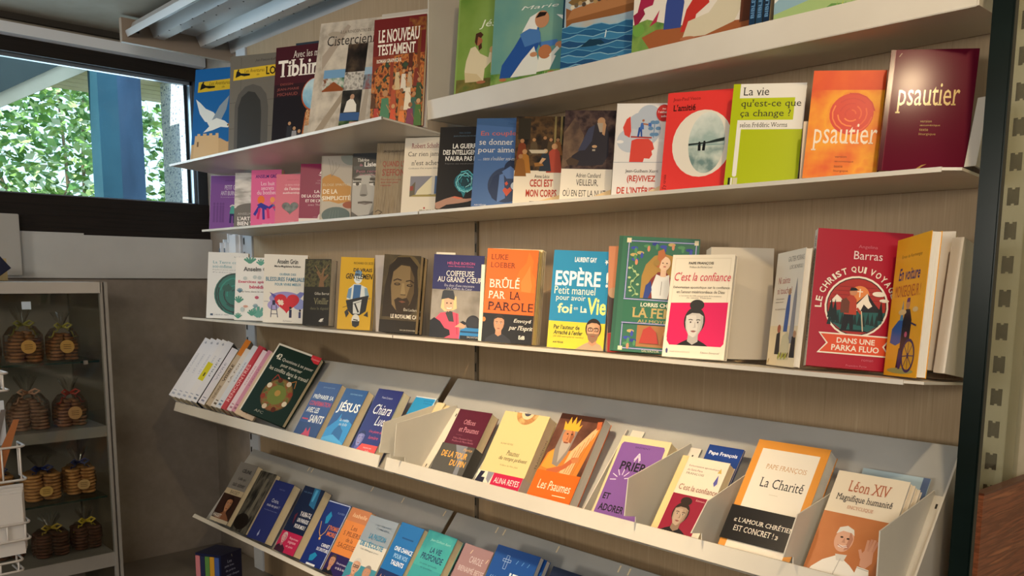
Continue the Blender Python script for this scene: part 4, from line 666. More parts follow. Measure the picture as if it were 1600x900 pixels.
gent = [('p', [(.24, .42), (.28, .56), (.44, .63), (.62, .63), (.84, .58), (.9, .42), (.6, .38)], 'dfe6e4'), ('p', [(.44, .62), (.42, .42), (.64, .42), (.66, .62)], '3a6ca4'), ('p', [(.24, .44), (.28, .56), (.38, .58), (.36, .42)], '6a94bc'), ('p', [(.84, .58), (.92, .46), (.8, .42), (.76, .58)], '8aa8bc'), ('e', .55, .72, .13, .085, 'e4ebe8'), ('p', [(.44, .74), (.46, .81), (.56, .83), (.66, .80), (.66, .74)], '6a94b8'), ('l', [(.5, .72), (.58, .71)], .02, '3a5a7a'), ('l', [(.48, .69), (.6, .68)], .02, '7a94a8'),
        ('p', [(.22, .4), (.9, .48), (.84, .26), (.66, .2), (.44, .2), (.3, .26)], '1f2226'), ('p', [(.44, .38), (.7, .42), (.66, .22), (.46, .22)], 'd8dad6'), ('l', [(.5, .36), (.62, .24)], .05, '1f2226'), ('e', .55, .13, .12, .085, 'e2e2da'), ('p', [(.44, .12), (.46, .05), (.56, .03), (.66, .06), (.67, .12)], '24272a'), ('l', [(.48, .14), (.62, .13)], .03, '24272a'), ('p', [(.2, .24), (.28, .28), (.34, .22), (.26, .16)], '2a2c30'), ('p', [(.78, .2), (.9, .26), (.92, .18)], '2a2c30'), ('l', [(.14, .3), (.96, .44)], .012, '16140c')]
pb('yellow paperback with an upside-down mirrored officer portrait', G3, (-.352, -.191, 1.360, 35, 8.1, 1.8, .094, .197), .018, 'd9ab14',
   gent + [('t', 'RICHARD DE SEZE', .4, .905, .98, .935, '5a4a10'), ('t', 'DE VRAIS', .4, .80, .96, .85, '2a230c', 'b'), ('t', 'GENTLEMEN', .18, .70, .99, .775, '2a230c', 'bi')])
pb('plain white paperback showing its edge between the yellow and dark icon books', G3, (-.228, -.150, 1.357, 52, 7, 0, .06, .203), .014, 'd3cbc6', [('r', 0, 0, 1, 1, 'c9c0ba')])
icon = [('r', 0, 0, 1, 1, paint('oldpanel', ['3c3324', '4f4430', '5c5038'], 18)), ('e', .6, .66, .5, .36, '6a5a38'), ('p', [(.05, .2), (.08, .6), (.16, .86), (.4, .97), (.7, .96), (.92, .84), (1, .5), (.95, .3), (.7, .2)], '33281a'), ('p', [(.3, .36), (.24, .6), (.28, .78), (.48, .87), (.72, .86), (.86, .72), (.88, .52), (.8, .38), (.62, .27), (.46, .27)], '86704c'), ('p', [(.62, .27), (.8, .38), (.88, .52), (.86, .72), (.74, .84), (.76, .6), (.68, .45)], '5e4c30'),
        ('p', [(.24, .6), (.28, .8), (.5, .9), (.76, .88), (.9, .7), (.94, .86), (.7, .98), (.36, .97), (.16, .82)], '2c2216'), ('l', [(.3, .665), (.4, .69), (.52, .675)], .03, '2c2014'), ('l', [(.64, .665), (.76, .68), (.86, .65)], .03, '2c2014'), ('e', .41, .625, .085, .018, '2a2016'), ('e', .75, .615, .08, .017, '2a2016'), ('e', .41, .627, .05, .01, '6e5a3c'), ('e', .75, .617, .045, .009, '6e5a3c'), ('p', [(.54, .64), (.6, .64), (.65, .50), (.56, .485), (.52, .5)], '9a845c'), ('l', [(.52, .49), (.66, .49)], .02, '3f3020'),
        ('p', [(.36, .42), (.46, .455), (.58, .44), (.7, .455), (.78, .4), (.72, .3), (.58, .24), (.44, .28)], '3a2c1c'), ('p', [(.48, .405), (.58, .415), (.68, .4), (.58, .385)], '7a4c38'), ('r', 0, 0, 1, .16, '272016'), ('t', 'Éloi Leclerc', .64, .315 - .03, 1.0, .325, 'd8d0be', 's'), ('t', 'LE ROYAUME CACHÉ', .3, .185, 1.2, .25, 'e8e0d0', 'b'), ('t', 'DESCLÉE DE BROUWER', .58, .03, 1.0, .05, 'c8c0ae')]
pb('dark brown paperback with a bearded icon face, beside cream page edges', G3, (-.153, -.194, 1.360, 36.2, 7.3, 3.2, .096, .201), .026, '332a1e', icon, copies=1, gap=.002, wlabel='dark icon face paperback')
A = .127 / .195
coif = [('r', 0, 0, 1, .58, paint('concrete_photo', ['7a746c', '97918a', '85807a'], 12)), ('p', [(.02, 0), (.06, .2), (.2, .3), (.42, .32), (.56, .3), (.62, .0)], 'd24a64'), ('p', [(.0, 0), (.0, .2), (.08, .24), (.2, .2), (.3, .12), (.4, .1), (.42, .04), (.3, .0)], '17161a'), ('p', [(.3, .3), (.36, .33), (.44, .32), (.48, .2), (.38, .2)], '3a3a3c'), ('l', [(.52, .3), (.56, .05)], .02, 'a8304c'), ('p', [(.5, .14), (.62, .2), (.72, .17), (.7, .13), (.58, .14)], 'c99c80'), ('p', [(.6, .2), (.66, .22), (.76, .19), (.7, .17)], '17161a'),
        ('p', [(.2, .36), (.22, .5), (.36, .54), (.5, .5), (.52, .36), (.46, .34), (.28, .32)], 'd8c08a'), ('p', [(.27, .36), (.26, .46), (.34, .49), (.45, .46), (.45, .36), (.36, .315)], 'd6a68a'), ('p', [(.2, .46), (.22, .56), (.32, .61), (.42, .59), (.47, .5), (.46, .46), (.34, .48)], '34363c'), ('e', .32, .42, .02, .008, '3a2a24'), ('e', .4, .42, .02, .008, '3a2a24'), ('l', [(.32, .36), (.37, .355), (.42, .365)], .018, 'e8dcd4'),
        ('c', .86, .2, .14, 1, '1a1a1e'), ('p', [(.72, .2), (.8, .28), (.96, .26), (.98, .16), (.8, .14)], '2a2a2e'), ('p', [(.6, .0), (.62, .11), (.72, .14), (.98, .14), (1, .0)], '2479b8'), ('r', .62, .08, 1, .1, '123a5c'), ('r', .62, 0, 1, .045, '15181c'), ('t', 'SALVATOR', .76, .02, .98, .04, 'c8c4bc')]
pb('navy blue paperback with a smiling woman in a pink vest and dark cap', G3, (.062, -.201, 1.361, 25.6, 4.5, 2.4, .127, .195), .022, '25265c',
   coif + [('t', 'HÉLÈNE BOIRON', .28, .885, .82, .925, 'c85a90'), ('t', 'avec Benjamin Coste', .3, .85, .8, .875, 'c85a90'), ('t', 'COIFFEUSE', .27, .745, .82, .81, 'eceae6', 's'), ('t', 'AU GRAND CŒUR', .1, .675, .99, .735, 'eceae6', 's'), ('t', "Du choc d'une rencontre", .25, .62, .84, .65, 'b8b8cc', 's'), ('t', 'à la Coiffure du Cœur', .29, .58 + .005, .8, .612, 'b8b8cc', 's'), ('r', 0, .575, 1, .582, '8a857c')], extra=[('bookmark', .0, .93, .38, 1.03, 'd8d2c4', [])])
pb('thin white paperback peeking out left of the orange paperback', G3, (.246, -.210, 1.364, 27.2, 4.7, 1, .008, .166), .004, 'ddd6c8')
flame = [('p', [(.62, .55), (.58, .66), (.66, .78), (.78, .86), (.82, .98), (.92, .88), (.9, .76), (.98, .7), (.98, .55)], 'e8701e'), ('p', [(.72, .56), (.7, .66), (.8, .76), (.86, .84), (.88, .72), (.92, .62), (.9, .55)], 'ec8034')]
pb('orange paperback with tall serif title and a man in black below', G3, (.257, -.211, 1.362, 27.2, 4.7, 2.7, .115, .203), .014, 'e2661a',
   flame + [('r', 0, 0, 1, .31, '17130f'), ('e', .02, .24, .04, .025, 'c87a34')] + [(('p', [((u - .0), v) for u, v in it[1]], it[2]) if it[0] == 'p' else it) for it in head(.33, .20, .11, .115 / .203, 'c09070', '2a2018', '2b2b2f')] +
   [('t', 'LUKE', .08, .885, .42, .94, '7a3a12', 's'), ('t', 'LOEBER', .08, .80, .58, .855, '7a3a12', 's'), ('t', 'BRÛLÉ', .08, .585, .68, .70, 'f0e4d4', 's'), ('t', 'PAR', .08, .47, .42, .55, 'f0e4d4', 's'), ('t', 'LA', .5, .47, .72, .55, '3a1a0c', 's'), ('t', 'PAROLE', .08, .345, .98, .435, '3a1a0c', 's'), ('t', 'Envoyé', .62, .215, .97, .265, 'eee8dc', 'is'), ('t', "par l'Esprit", .53, .135, 1.0, .195, 'eee8dc', 'is'), ('t', 'EdB', .74, .05, .86, .09, 'eee8dc', 'b')], spine='d9c48c', back='d8c07a')
for k in range(3):
    book('paperback_book', ('thin pale yellow', 'thin cream', 'thin off-white')[k] + ' book seen edge-on right behind the orange serif-titled paperback', G3, (0, 0, 0, 0, 0, 0, .113, (.199, .204, .203)[k]), (.008, .011, .012)[k], ('d8bf78', 'e4d4ac', 'ddd2ba')[k], M=frame(.257, -.211, 1.364, 27.2, 4.7, 2.2) @ Matrix.Translation((.004, (.0165, .0265, .0395)[k], 0)), lift=0)
esp = [('r', 0, 0, 1, .275, 'd2c238'), ('t', 'LAURENT GAY', .38, .885, .76, .935, 'e8eef0', 'b'), ('t', 'ESPÈRE !', .06, .64, .99, .83, 'f2f4f2', 'b'), ('t', 'Petit manuel', .06, .555, .78, .635, 'd9e0cc', ''), ('t', 'pour avoir', .1, .475, .62, .545, 'd9e0cc', ''), ('t', 'foi', .14, .36, .4, .46, 'e8e4a8', 'b'), ('t', 'en', .43, .40, .5, .425, 'd9e0cc'), ('t', 'La', .55, .375, .66, .44, 'd9e0cc', 'b'), ('t', 'Vie', .66, .36, .99, .53, 'ece27a', 'b'), ('t', 'Par l’auteur de', .1, .195, .56, .24, '2f3a2a', 'b'), ('t', 'Arraché à l’enfer', .1, .14, .62, .185, '2f3a2a', 'bi'), ('t', '(30 000 exemplaires vendus)', .1, .105, .64, .13, '6a6a34', 'i'), ('t', 'ARTÈGE', .1, .05, .29, .072, '2f3a2a', 'b'), ('p', [(.93, .86), (.945, .885), (.97, .888), (.95, .9), (.955, .92), (.935, .905), (.915, .92), (.92, .9), (.9, .888), (.925, .885)], 'e8eef0')]
pb('sky blue paperback with playful white title and a bespectacled man', G3, (.457, -.213, 1.362, 26.2, 5.6, 2.4, .116, .196), .016, '1f82b0', esp + head(.8, .2, .125, .116 / .196, 'cf9f80', '2a1f18', 'b0987c', glasses=True, beard='8a6a54'), spine='e0d6bc')
pb('tan paperback strip with a red label between the blue and green books', G3, (.585, -.178, 1.359, 42, 7, 0, .10, .205), .012, 'c07a50', [('r', 0, 0, .4, .18, 'a8302c'), ('p', [(0, .18), (.3, .2), (.2, .5), (.0, .56)], '3a2a22'), ('e', .1, .56, .1, .05, 'b08a68')])
fm = 'b8a468'; fem = [('r', 0, 0, .05, 1, '2f5e4a'), ('l', [(.13, .03), (.13, .96), (.96, .96), (.96, .03), (.13, .03)], .02, '3a4a9c'), ('l', [(.13, .03), (.13, .96), (.96, .96), (.96, .03), (.13, .03)], .006, 'd0d4dc'), ('r', .1, .945, .155, .985, 'd8cfae'), ('r', .935, .945, .985, .985, 'd8cfae'), ('r', .1, .01, .155, .045, 'd8cfae'),
      ('p', [(.32, .47), (.32, .66), (.36, .76), (.46, .84), (.58, .86), (.7, .84), (.8, .76), (.84, .66), (.84, .47)], 'a5803c'), ('p', [(.32, .05), (.32, .235), (.9, .235), (.9, .05)], 'a5703c')]
for k, (u, v) in enumerate(((.2, .9), (.28, .86), (.36, .92), (.46, .94), (.56, .92), (.66, .94), (.78, .92), (.88, .9), (.22, .8), (.2, .84), (.9, .84), (.9, .78), (.2, .12), (.24, .18), (.2, .07), (.28, .1))):
    fem += [('e', u, v, .045, .014, ('3a4aa8', 'b8a468', '4f8a5c', '2c3a8c')[k % 4]), ('e', u + .02, v - .022, .018, .026, ('4f8a5c', '3a4aa8', 'c88a6a')[k % 3])]
for k in range(9): fem += [('l', [(.22 + .04 * sin(k * 1.3), .48 + .03 * k), (.23 + .04 * sin(k * 1.3 + 1.3), .51 + .03 * k)], .012, '8ab07a'), ('e', .22 + .06 * cos(k * 2), .5 + .028 * k, .02, .01, 'a8c08a')]
fem += [('p', [(.4, .47), (.38, .56), (.44, .64), (.52, .70), (.62, .70), (.72, .62), (.74, .52), (.72, .47)], '7a2c28'), ('p', [(.47, .47), (.45, .56), (.5, .68), (.58, .66), (.66, .68), (.68, .56), (.66, .47)], 'd6d8d8'), ('p', [(.36, .47), (.38, .58), (.44, .62), (.46, .54), (.42, .47)], '2c3f86'), ('p', [(.72, .47), (.74, .58), (.8, .54), (.8, .5)], '2c3f86'), ('r', .55, .66, .62, .74, 'd8b498'), ('e', .59, .775, .075, .06, 'dcbca0'), ('p', [(.5, .74), (.5, .88), (.57, .9), (.6, .84), (.55, .8), (.53, .74)], 'b0683a'), ('c', .49, .78, .04, 1, '9a7a3a'), ('l', [(.56, .78), (.58, .778)], .012, '5a3a2a'), ('l', [(.61, .778), (.63, .778)], .012, '5a3a2a'), ('l', [(.58, .748), (.61, .748)], .012, 'a8504a'), ('l', [(.57, .5), (.575, .62)], .008, '8a8a8a'),
        ('r', .12, .245, .97, .455, '2f6a50'), ('l', [(.12, .25), (.97, .25)], .02, '3a4a9c'), ('l', [(.12, .455), (.97, .455)], .02, '3a4a9c'), ('l', [(.12, .25), (.97, .25)], .006, 'd0d4dc'), ('l', [(.12, .455), (.97, .455)], .006, 'd0d4dc'), ('p', [(.36, .08), (.4, .2), (.48, .23), (.56, .18), (.6, .08)], 'b03a2c'), ('p', [(.62, .07), (.66, .2), (.78, .23), (.86, .16), (.88, .06)], '8a5a34'), ('c', .7, .17, .05, 1, 'b88a68'),
        ('t', 'LORRIS CHEVALIER', .34, .395, .92, .43, 'e8e4d0', 'b'), ('t', 'LA FEMME', .24, .30, .95, .385, fm, 'bs'), ('t', 'AU MOYEN ÂGE', .32, .255, .92, .29, fm, ''), ('t', 'SALVATOR', .4, .005, .62, .025, 'c8c4a8', 's')]
pb('large green hardback with a medieval lady in an illuminated border', G3, (.609, -.200, 1.361, 34.3, 8.8, 3, .149, .223), .022, '356a52', fem, hard=True)
ca = .114 / .184
conf = [('r', 0, 0, 1, 1, 'e6dcc8'), ('r', .05, .12, .95, .97, 'd9ceb8'), ('r', .06, .13, .94, .96, 'e6dcc8'), ('p', [(.04, .17), (.05, .53), (.97, .545), (.97, .15), (.93, .12), (.1, .12)], 'd4185a'), ('t', 'PAPE FRANÇOIS', .28, .9, .68, .93, '34302c', 'b'), ('t', 'Préface de Michel Cool', .3, .87, .66, .89, '77706a'), ('t', "C'est la confiance", .07, .745, .97, .83, 'c8304c', 'i'), ('t', 'Exhortation apostolique sur la confiance', .07, .665, .97, .695, '55504a'), ('t', "en l'amour miséricordieux de Dieu", .13, .625, .9, .655, '55504a'), ('t', "à l'occasion du 150e anniversaire de la naissance", .18, .595, .86, .608, '77706a'), ('t', 'de sainte Thérèse', .3, .575, .7, .588, '77706a'), ('p', [(.06, .04), (.05, .07), (.07, .09), (.09, .07), (.085, .035)], '4a4a7a'), ('t', 'EXHORTATION APOSTOLIQUE', .12, .045, .45, .062, 'a09a90'), ('t', 'Éditions Emmanuel', .62, .05, .92, .072, '6a645c', 'i')]
pb('white paperback with a young woman portrait on hot pink, below red script', G3, (.737, -.209, 1.362, 11.7, 10.6, .2, .114, .184), .014, 'e6dcc8', conf[:4] + head(.47, .335, .155, ca, 'cfcac4', '2e2c2c', '1c1a1c', bun=True, shade='b0aba6') + [('r', 0, 0, 1, .12, 'e6dcc8'), ('p', [(.0, .1), (.0, .2), (.05, .19), (.05, .15), (.1, .12), (.2, .1)], 'e6dcc8'), ('p', [(1, .1), (1, .2), (.97, .19), (.97, .15), (.93, .12), (.8, .1)], 'e6dcc8')] + conf[4:], pages=_M['white_page_edges'])
pb('plain white book turned sideways between the pink portrait and comic saint books', G3, (.782, -.133, 1.355, 46, 6.3, 1, .112, .204), .04, 'ddd4c4', [('r', 0, 0, 1, 1, 'd6ccba')], rough=.6)
ni = [('r', 0, 0, 1, .35, 'e2d2b0'), ('t', 'GAUTIER MORNAS', .42, .905, .96, .95, '6a645c'), ('t', 'LOÏC BONISOLI', .5, .84, .94, .88, '6a645c'), ('t', 'Ni sainte', .14, .72, .56, .78, 'a84a44'), ('t', 'ni touche !', .14, .63, .66, .69, 'a84a44'), ('t', 'dictionnaire', .12, .58, .42, .595, '8a7a6a'), ('t', 'impertinent', .12, .55, .4, .565, '8a7a6a'), ('t', 'du catholicisme', .12, .49, .5, .505, '8a7a6a'),
      ('p', [(.5, .3), (.52, .5), (.56, .62), (.64, .62), (.66, .48), (.64, .3)], '3a5a9c'), ('c', .6, .645, .05, 1, 'b0886a'), ('p', [(.72, .2), (.76, .6), (.82, .76), (.86, .6), (.88, .2)], '8a8a92'), ('p', [(.26, .1), (.28, .28), (.4, .3), (.44, .1)], '26242a'), ('c', .35, .325, .06, 1, 'a8604a'), ('p', [(.8, .08), (.84, .26), (.96, .26), (.98, .08)], '26242a'), ('c', .92, .28, .05, 1, 'b0886a'), ('p', [(.4, .05), (.5, .26), (.66, .3), (.76, .22), (.78, .06)], 'c8c0a0')] + [('l', [(.4 + .04 * k, .06 + .01 * (k % 3)), (.44 + .04 * k, .12 - .01 * (k % 2))], .03, ('8a9a2c', 'b0a83a', '5a4a3a')[k % 3]) for k in range(9)] + [('l', [(.05, .02), (.09, .06)], .02, 'b08a3a')]
pb('narrow-looking white comic paperback with caricatured figures facing left of the red book', G3, (.893, -.124, 1.355, -39.5, 4.9, -3.4, .115, .190), .010, 'e4dccc', ni, lift=.002, pages=_M['white_page_edges'])
cr = .142 / .224
pine = lambda u, v, s, c: ('p', [(u - .03 * s, v), (u, v + .12 * s), (u + .03 * s, v)], c)
chri = [('c', .475, .45, .335, 1, 'ece4d4'), ('c', .475, .45, .315, 1, '2a1a1c'), ('c', .475, .45, .305, 1, 'a8302a')] + [('l', [(.475 - .29 * math.sqrt(max(0, 1 - ((v - .45) / .19) ** 2)), v), (.475 + .29 * math.sqrt(max(0, 1 - ((v - .45) / .19) ** 2)), v)], .006, '7a2022') for v in (.5, .53, .56, .59)] + [('c', .5, .535, .1, 1, 'e0884a'), ('l', [(.5, .52), (.5, .58)], .012, 'f0e4d0'), ('l', [(.47, .56), (.53, .56)], .012, 'f0e4d0'),
        ('p', [(.36, .4), (.46, .47), (.58, .55), (.66, .48), (.76, .41), (.72, .36), (.4, .36)], '1c1a1e'), ('p', [(.42, .42), (.58, .55), (.6, .5), (.64, .46), (.6, .44), (.55, .47), (.52, .42)], 'ece4d4'), ('p', [(.19, .47), (.26, .53), (.3, .51), (.34, .48)], 'ece4d4'), ('e', .7, .55, .07, .018, 'ece4d4'), ('e', .78 - .02, .505, .05, .012, 'ece4d4'),
        ('p', [(.18, .4), (.3, .42), (.5, .41), (.78, .42), (.75, .34), (.62, .275), (.34, .275), (.2, .34)], '1f5a58')] + [pine(.2 + .045 * k, .31 + .02 * ((k * 3) % 4) / 4, .75, '142a2a') for k in range(12)] + [pine(.21, .36, 1.2, '12201f'), pine(.25, .34, 1.3, '12201f'), pine(.73, .36, 1.2, '12201f')] + \
       [('p', [(.3, .28), (.34, .27), (.62, .27), (.56, .285)], '142020'), ('p', [(.33, .275), (.35, .4), (.45, .4), (.46, .275), (.425, .275), (.41, .35), (.385, .275)], '15151a'), ('p', [(.35, .39), (.36, .51), (.42, .54), (.47, .5), (.48, .39)], 'b0402c'), ('p', [(.31, .4), (.31, .49), (.36, .51), (.4, .48), (.4, .4)], '6a3a2a'), ('c', .43, .555, .04, 1, 'c88a64'), ('p', [(.39, .56), (.4, .585), (.45, .585), (.48, .57), (.46, .565)], '15151a'), ('l', [(.48, .44), (.53, .4)], .025, 'b0402c'), ('l', [(.53, .42), (.56, .275)], .01, 'd8c8a8'),
        ('arc', 'LE CHRIST QUI VOYAGEAIT', .475, .45, .37, 186, -8, .07, 'ece4d4', 'b'), ('p', [(.1, .10), (.19, .175), (.1, .25), (.88, .25), (.8, .175), (.88, .10)], 'ece4d4'), ('p', [(.125, .11), (.21, .175), (.125, .24), (.855, .24), (.78, .175), (.855, .11)], 'd8502c'), ('t', 'DANS UNE', .3, .18, .7, .22, 'ece4d4', 'b'), ('t', 'PARKA FLUO', .25, .125, .75, .168, 'ece4d4', 'b'), ('t', 'Angelina', .44, .865, .64, .895, 'c8687a'), ('t', 'Barras', .4, .79, .7, .85, 'e8d4d4'), ('t', 'roman', .58, .06, .7, .075, 'c8687a'), ('t', 'Première Partie', .42, .015, .64, .03, 'c8687a')]
rb = pb('large crimson paperback with a round hiker emblem and orange ribbon title', G3, (1.0, -.192, 1.360, 39.2, 8.5, 4.0, .142, .224), .022, 'a5132c', chri, spine='e4dccc')
mb = MB()   # lettering on its white spine
for p in text_polys('LE CHRIST QUI VOYAGEAIT DANS UNE PARKA FLUO', 'b'): mb.poly([(-.0003, .015 - .008 * b, .04 + .165 * a) for a, b in p], mat('3a1a20', .4))
mb.build('spine_lettering', rb)
yel = [('t', 'Ervan de Kermenguy', .2, .845, .8, .875, '6a4a1c'), ('t', 'En voiture', .16, .69, .8, .78, '2a2a6a', 'bi'), ('t', 'MONSEIGNEUR !', .1, .57, .86, .655, 'a8402c', ''), ('p', [(.1, .24), (.12, .34), (.3, .4), (.44, .42), (.42, .24), (.28, .22)], '2f5aa0'), ('p', [(.34, .4), (.4, .55), (.44, .4)], '4f8ab0'), ('p', [(.42, .15), (.44, .4), (.5, .48), (.62, .48), (.7, .4), (.68, .2), (.6, .15)], '1c1a22'), ('p', [(.36, .06), (.4, .2), (.6, .22), (.56, .08), (.5, .2), (.46, .06)], '1c1a22'), ('c', .55, .515, .06, 1, 'c08a64'), ('p', [(.5, .53), (.52, .56), (.6, .56), (.6, .53)], '5a2a6a'), ('e', .57, .3, .04, .02, 'c05a7a'),
       ('e', .4, .46, .12, .02, 'e0c48a'), ('e', .78, .475, .08, .018, 'e0c48a'), ('e', .5, .04, .4, .02, '9a9a5a'), ('e', .7, .15, .19, .12, '2a2a5a'), ('e', .7, .15, .16, .10, 'd2a01c'), ('e', .7, .15, .03, .02, '2a2a5a')] + [('l', [(.7, .15), (.7 + .17 * cos(a), .15 + .11 * sin(a))], .012, '2a2a5a') for a in (0, .8, 1.6, 2.4, 3.2, 4, 4.8, 5.6)] + [('e', .47, .12, .06, .07, '2a2a5a'), ('l', [(.7, .38), (.86, .36)], .02, '2a2a5a')]
pb('yellow paperback with a man in black pushing a wheelchair, set at an angle', G3, (1.099, -.138, 1.356, -47.3, 4, -4.2, .120, .205), .014, 'e8a41c', [('r', 0, 0, 1, 1, paint('mustard', ['e8a41c', 'f2b328'], 6))] + yel, lift=.002, pages=_M['white_page_edges'])
book('paperback_book', 'plain white spine standing between the yellow wheelchair book and the end bracket', G3, (1.160, -.150, 1.357, 14, 8, 0, .028, .216), .1, 'dcd6cc', [('r', 0, 0, 1, 1, 'd9d3ca')], rough=.6)

# ------------------------------------------------------------------ upper sloped shelf
G4 = 'paperbacks on the upper sloped shelf'
LT = radians(36)
def slope_frame(x, n, b, yaw, z0=1.062, y0=-.285):
    """frame on the sloped shelf: n forward of the reference plane, b up the slope, turned by yaw about the slope's own up axis"""
    V = Vector((0, sin(LT), cos(LT))); Nf = Vector((0, -cos(LT), sin(LT))); a = radians(yaw)
    u = cos(a) * Vector((1, 0, 0)) - sin(a) * Nf; nn = V.cross(u); P = Vector((x, y0, z0)) + n * Nf + b * V
    return Matrix(((u.x, nn.x, V.x, P.x), (u.y, nn.y, V.y, P.y), (u.z, nn.z, V.z, P.z), (0, 0, 0, 1)))
SP = [(-1.230, .232, .022, 'd8dbe4', 'a4aec4', 'booklet', 'first white spine of the matching magazine set, leftmost on the sloped shelf'),
      (-1.185, .233, .022, 'd6dae4', 'a4aec4', 'booklet', 'second white spine of the matching magazine set'),
      (-1.140, .234, .022, 'd8dce6', 'a4aec4', 'booklet', 'third white spine of the matching magazine set, left of the yellow-labelled one'),
      (-1.098, .233, .022, 'd8dbe2', 'a4aec4', 'booklet', 'white spine with a yellow label block in the magazine set'),
      (-1.055, .230, .021, 'd4d8e2', '6a7a90', 'booklet', 'white spine whose black cover shows on its right side'),
      (-.998, .208, .022, 'd3d4e2', '7f86a4', 'booklet', 'short lavender-white spine right of the black cover'),
      (-.940, .244, .018, 'b3a490', '3a2c24', 'paperback_book', 'tan spine with an orange top, tallest in the row of spines'),
      (-.905, .212, .019, 'd0ccc8', '5a5048', 'paperback_book', 'off-white spine right of the tan orange-topped spine'),
      (-.872, .226, .018, 'cdd8e4', '5a7aa0', 'paperback_book', 'pale blue-white spine left of the red spine'),
      (-.835, .228, .024, 'b8404e', 'e0a8b0', 'paperback_book', 'red spine among the white ones'),
      (-.795, .214, .017, 'dccdd6', 'a87a8c', 'paperback_book', 'pinkish white spine right of the red spine'),
      (-.765, .216, .015, 'c48aa4', '8a5a6c', 'paperback_book', 'thin mauve pink spine beside the painted cover')]
for k, (x, hh, t_, c1, c2, nm, lab) in enumerate(SP):
    art = [('tv', ('LES CAHIERS', 'LES CAHIERS', 'LES CAHIERS', 'LES CAHIERS', 'PRIER', 'VIVRE', 'THÉORIE VISIBLE', 'LA FOI', 'ESPÉRER', 'AIMER', 'CHEMINS', 'PAROLES')[k], .34, .42, .60, .74, c2), ('r', .25, .04, .7, .07, c2), ('r', .25, .1, .7, .115, c2)]
    if k < 4: art += [('p', [(.3, .93), (.5, .96), (.7, .93), (.5, .91)], 'a0a8b8')]
    if k == 3: art += [('r', .0, .33, 1, .62, 'c9c21e'), ('r', .4, .4, .6, .46, '4a4a10')]
    if k == 6: art = [('r', 0, .76, 1, 1, 'c8782a'), ('tv', 'VISIBLE', .25, .36, .7, .62, '3a2c24', 'b'), ('tv', 'THÉORIE', .25, .1, .7, .3, '6a5a4a', 'b')]
    if k == 9: art = [('r', .55, 0, 1, 1, 'a02c3a'), ('tv', 'RENCONTRES', .1, .12, .5, .7, 'e8c0c4')]
    dep = .066
    root = book(nm, lab, 'spines on the upper sloped shelf', (0, 0, 0, 0, 0, 0, t_, hh), dep, c1, art, M=slope_frame(x, .040, .023, 44), lift=0, pages=PAGES)
    side = {4: '14151c', 3: 'd4d8e2', 9: 'a83040', 6: 'b3a490'}.get(k)
    if side:
        mb = MB(); mb.box((t_, .001, 0), (t_ + .0006, dep, hh), mat(side, .35))
        if k == 4: mb.box((t_ + .0006, .006, .03), (t_ + .0009, dep, .11), mat('3a6a9c', .35)); mb.box((t_ + .0006, .006, .115), (t_ + .0009, dep, .12), mat('c8ccd4', .35))
        mb.build('front_cover', root)
pb('beige paperback with a dark oil-painting figure cover, left of the dark green book', G4, (0, 0, 0, 0, 0, 0, .062, .215), .012, 'cdb79f',
   [('r', .25, .22, 1, .985, paint('oil', ['2a1614', '4a241c', '6a3a2c', '1c1210'], 24)), ('e', .75, .62, .18, .13, 'a8704e'), ('p', [(.5, .3), (.9, .34), (1, .22), (.3, .22)], '8a5a3c'), ('r', .35, .1, .8, .12, 'b08a6a'), ('r', .52, .05, .58, .19, 'b08a6a')], M=slope_frame(-.748, .036, .020, 40), lift=0)
eq = [('r', 0, 0, .03, 1, 'd8d4c8'), ('r', 0, .975, 1, 1, 'd8d4c8'), ('p', [(.78, 1), (1, 1), (1, .9), (.9, .9), (.8, .94)], 'c8323c'), ('t', 'Couverture', .8, .94, .99, .965, 'e8b0b0'), ('c', .55, .345, .32, 1, '6a4a2a'), ('c', .55, .345, .30, 1, paint('stew', ['4a5a2c', '7a6a34', '8a4a2a', '5c6a3a'], 40)), ('c', .55, .345, .19, 1, '6f7a3a')] + \
     [('c', .55 + .27 * cos(a), .345 + .205 * sin(a), .05, 1, ('8a3a2a', 'c8b49a', '5a2a1c', 'd8cbb0')[k % 4]) for k, a in enumerate([.3 + .8 * j for j in range(8)])] + [('c', .55, .37, .06, 1, 'b08a4a'), ('l', [(.3, .5), (.35, .6), (.45, .55)], .014, '9a3a2c'), ('l', [(.7, .56), (.78, .6), (.82, .5)], .014, 'a8703a'), ('r', .58, .595, .62, .615, 'd8d4c8'),
     ('t', '42', .1, .79, .22, .87, 'e0dccc', 'b'), ('t', 'Questions à se poser', .26, .775, .97, .83, 'd8d4c4'), ('t', 'pour traverser', .3, .70, .78, .75, 'd8d4c4'), ('t', 'les conflits dans le travail', .1, .63, .98, .685, 'd8d4c4'), ('t', 'AFC', .3, .05, .5, .085, '9a9a8c')]
book('hardback_book', 'large dark green hardback with a round feast scene, tilted on the sloped shelf', G4, (0, 0, 0, 0, 0, 0, .165, .232), .02, '182c24', eq, M=slope_frame(-.712, .046, .032, 24), lift=0, hard=True, rough=.3)
def sb(label, fit, t, *a, **k): return book('paperback_book', label, G4, fit, t, *a, lift=.001, **k)
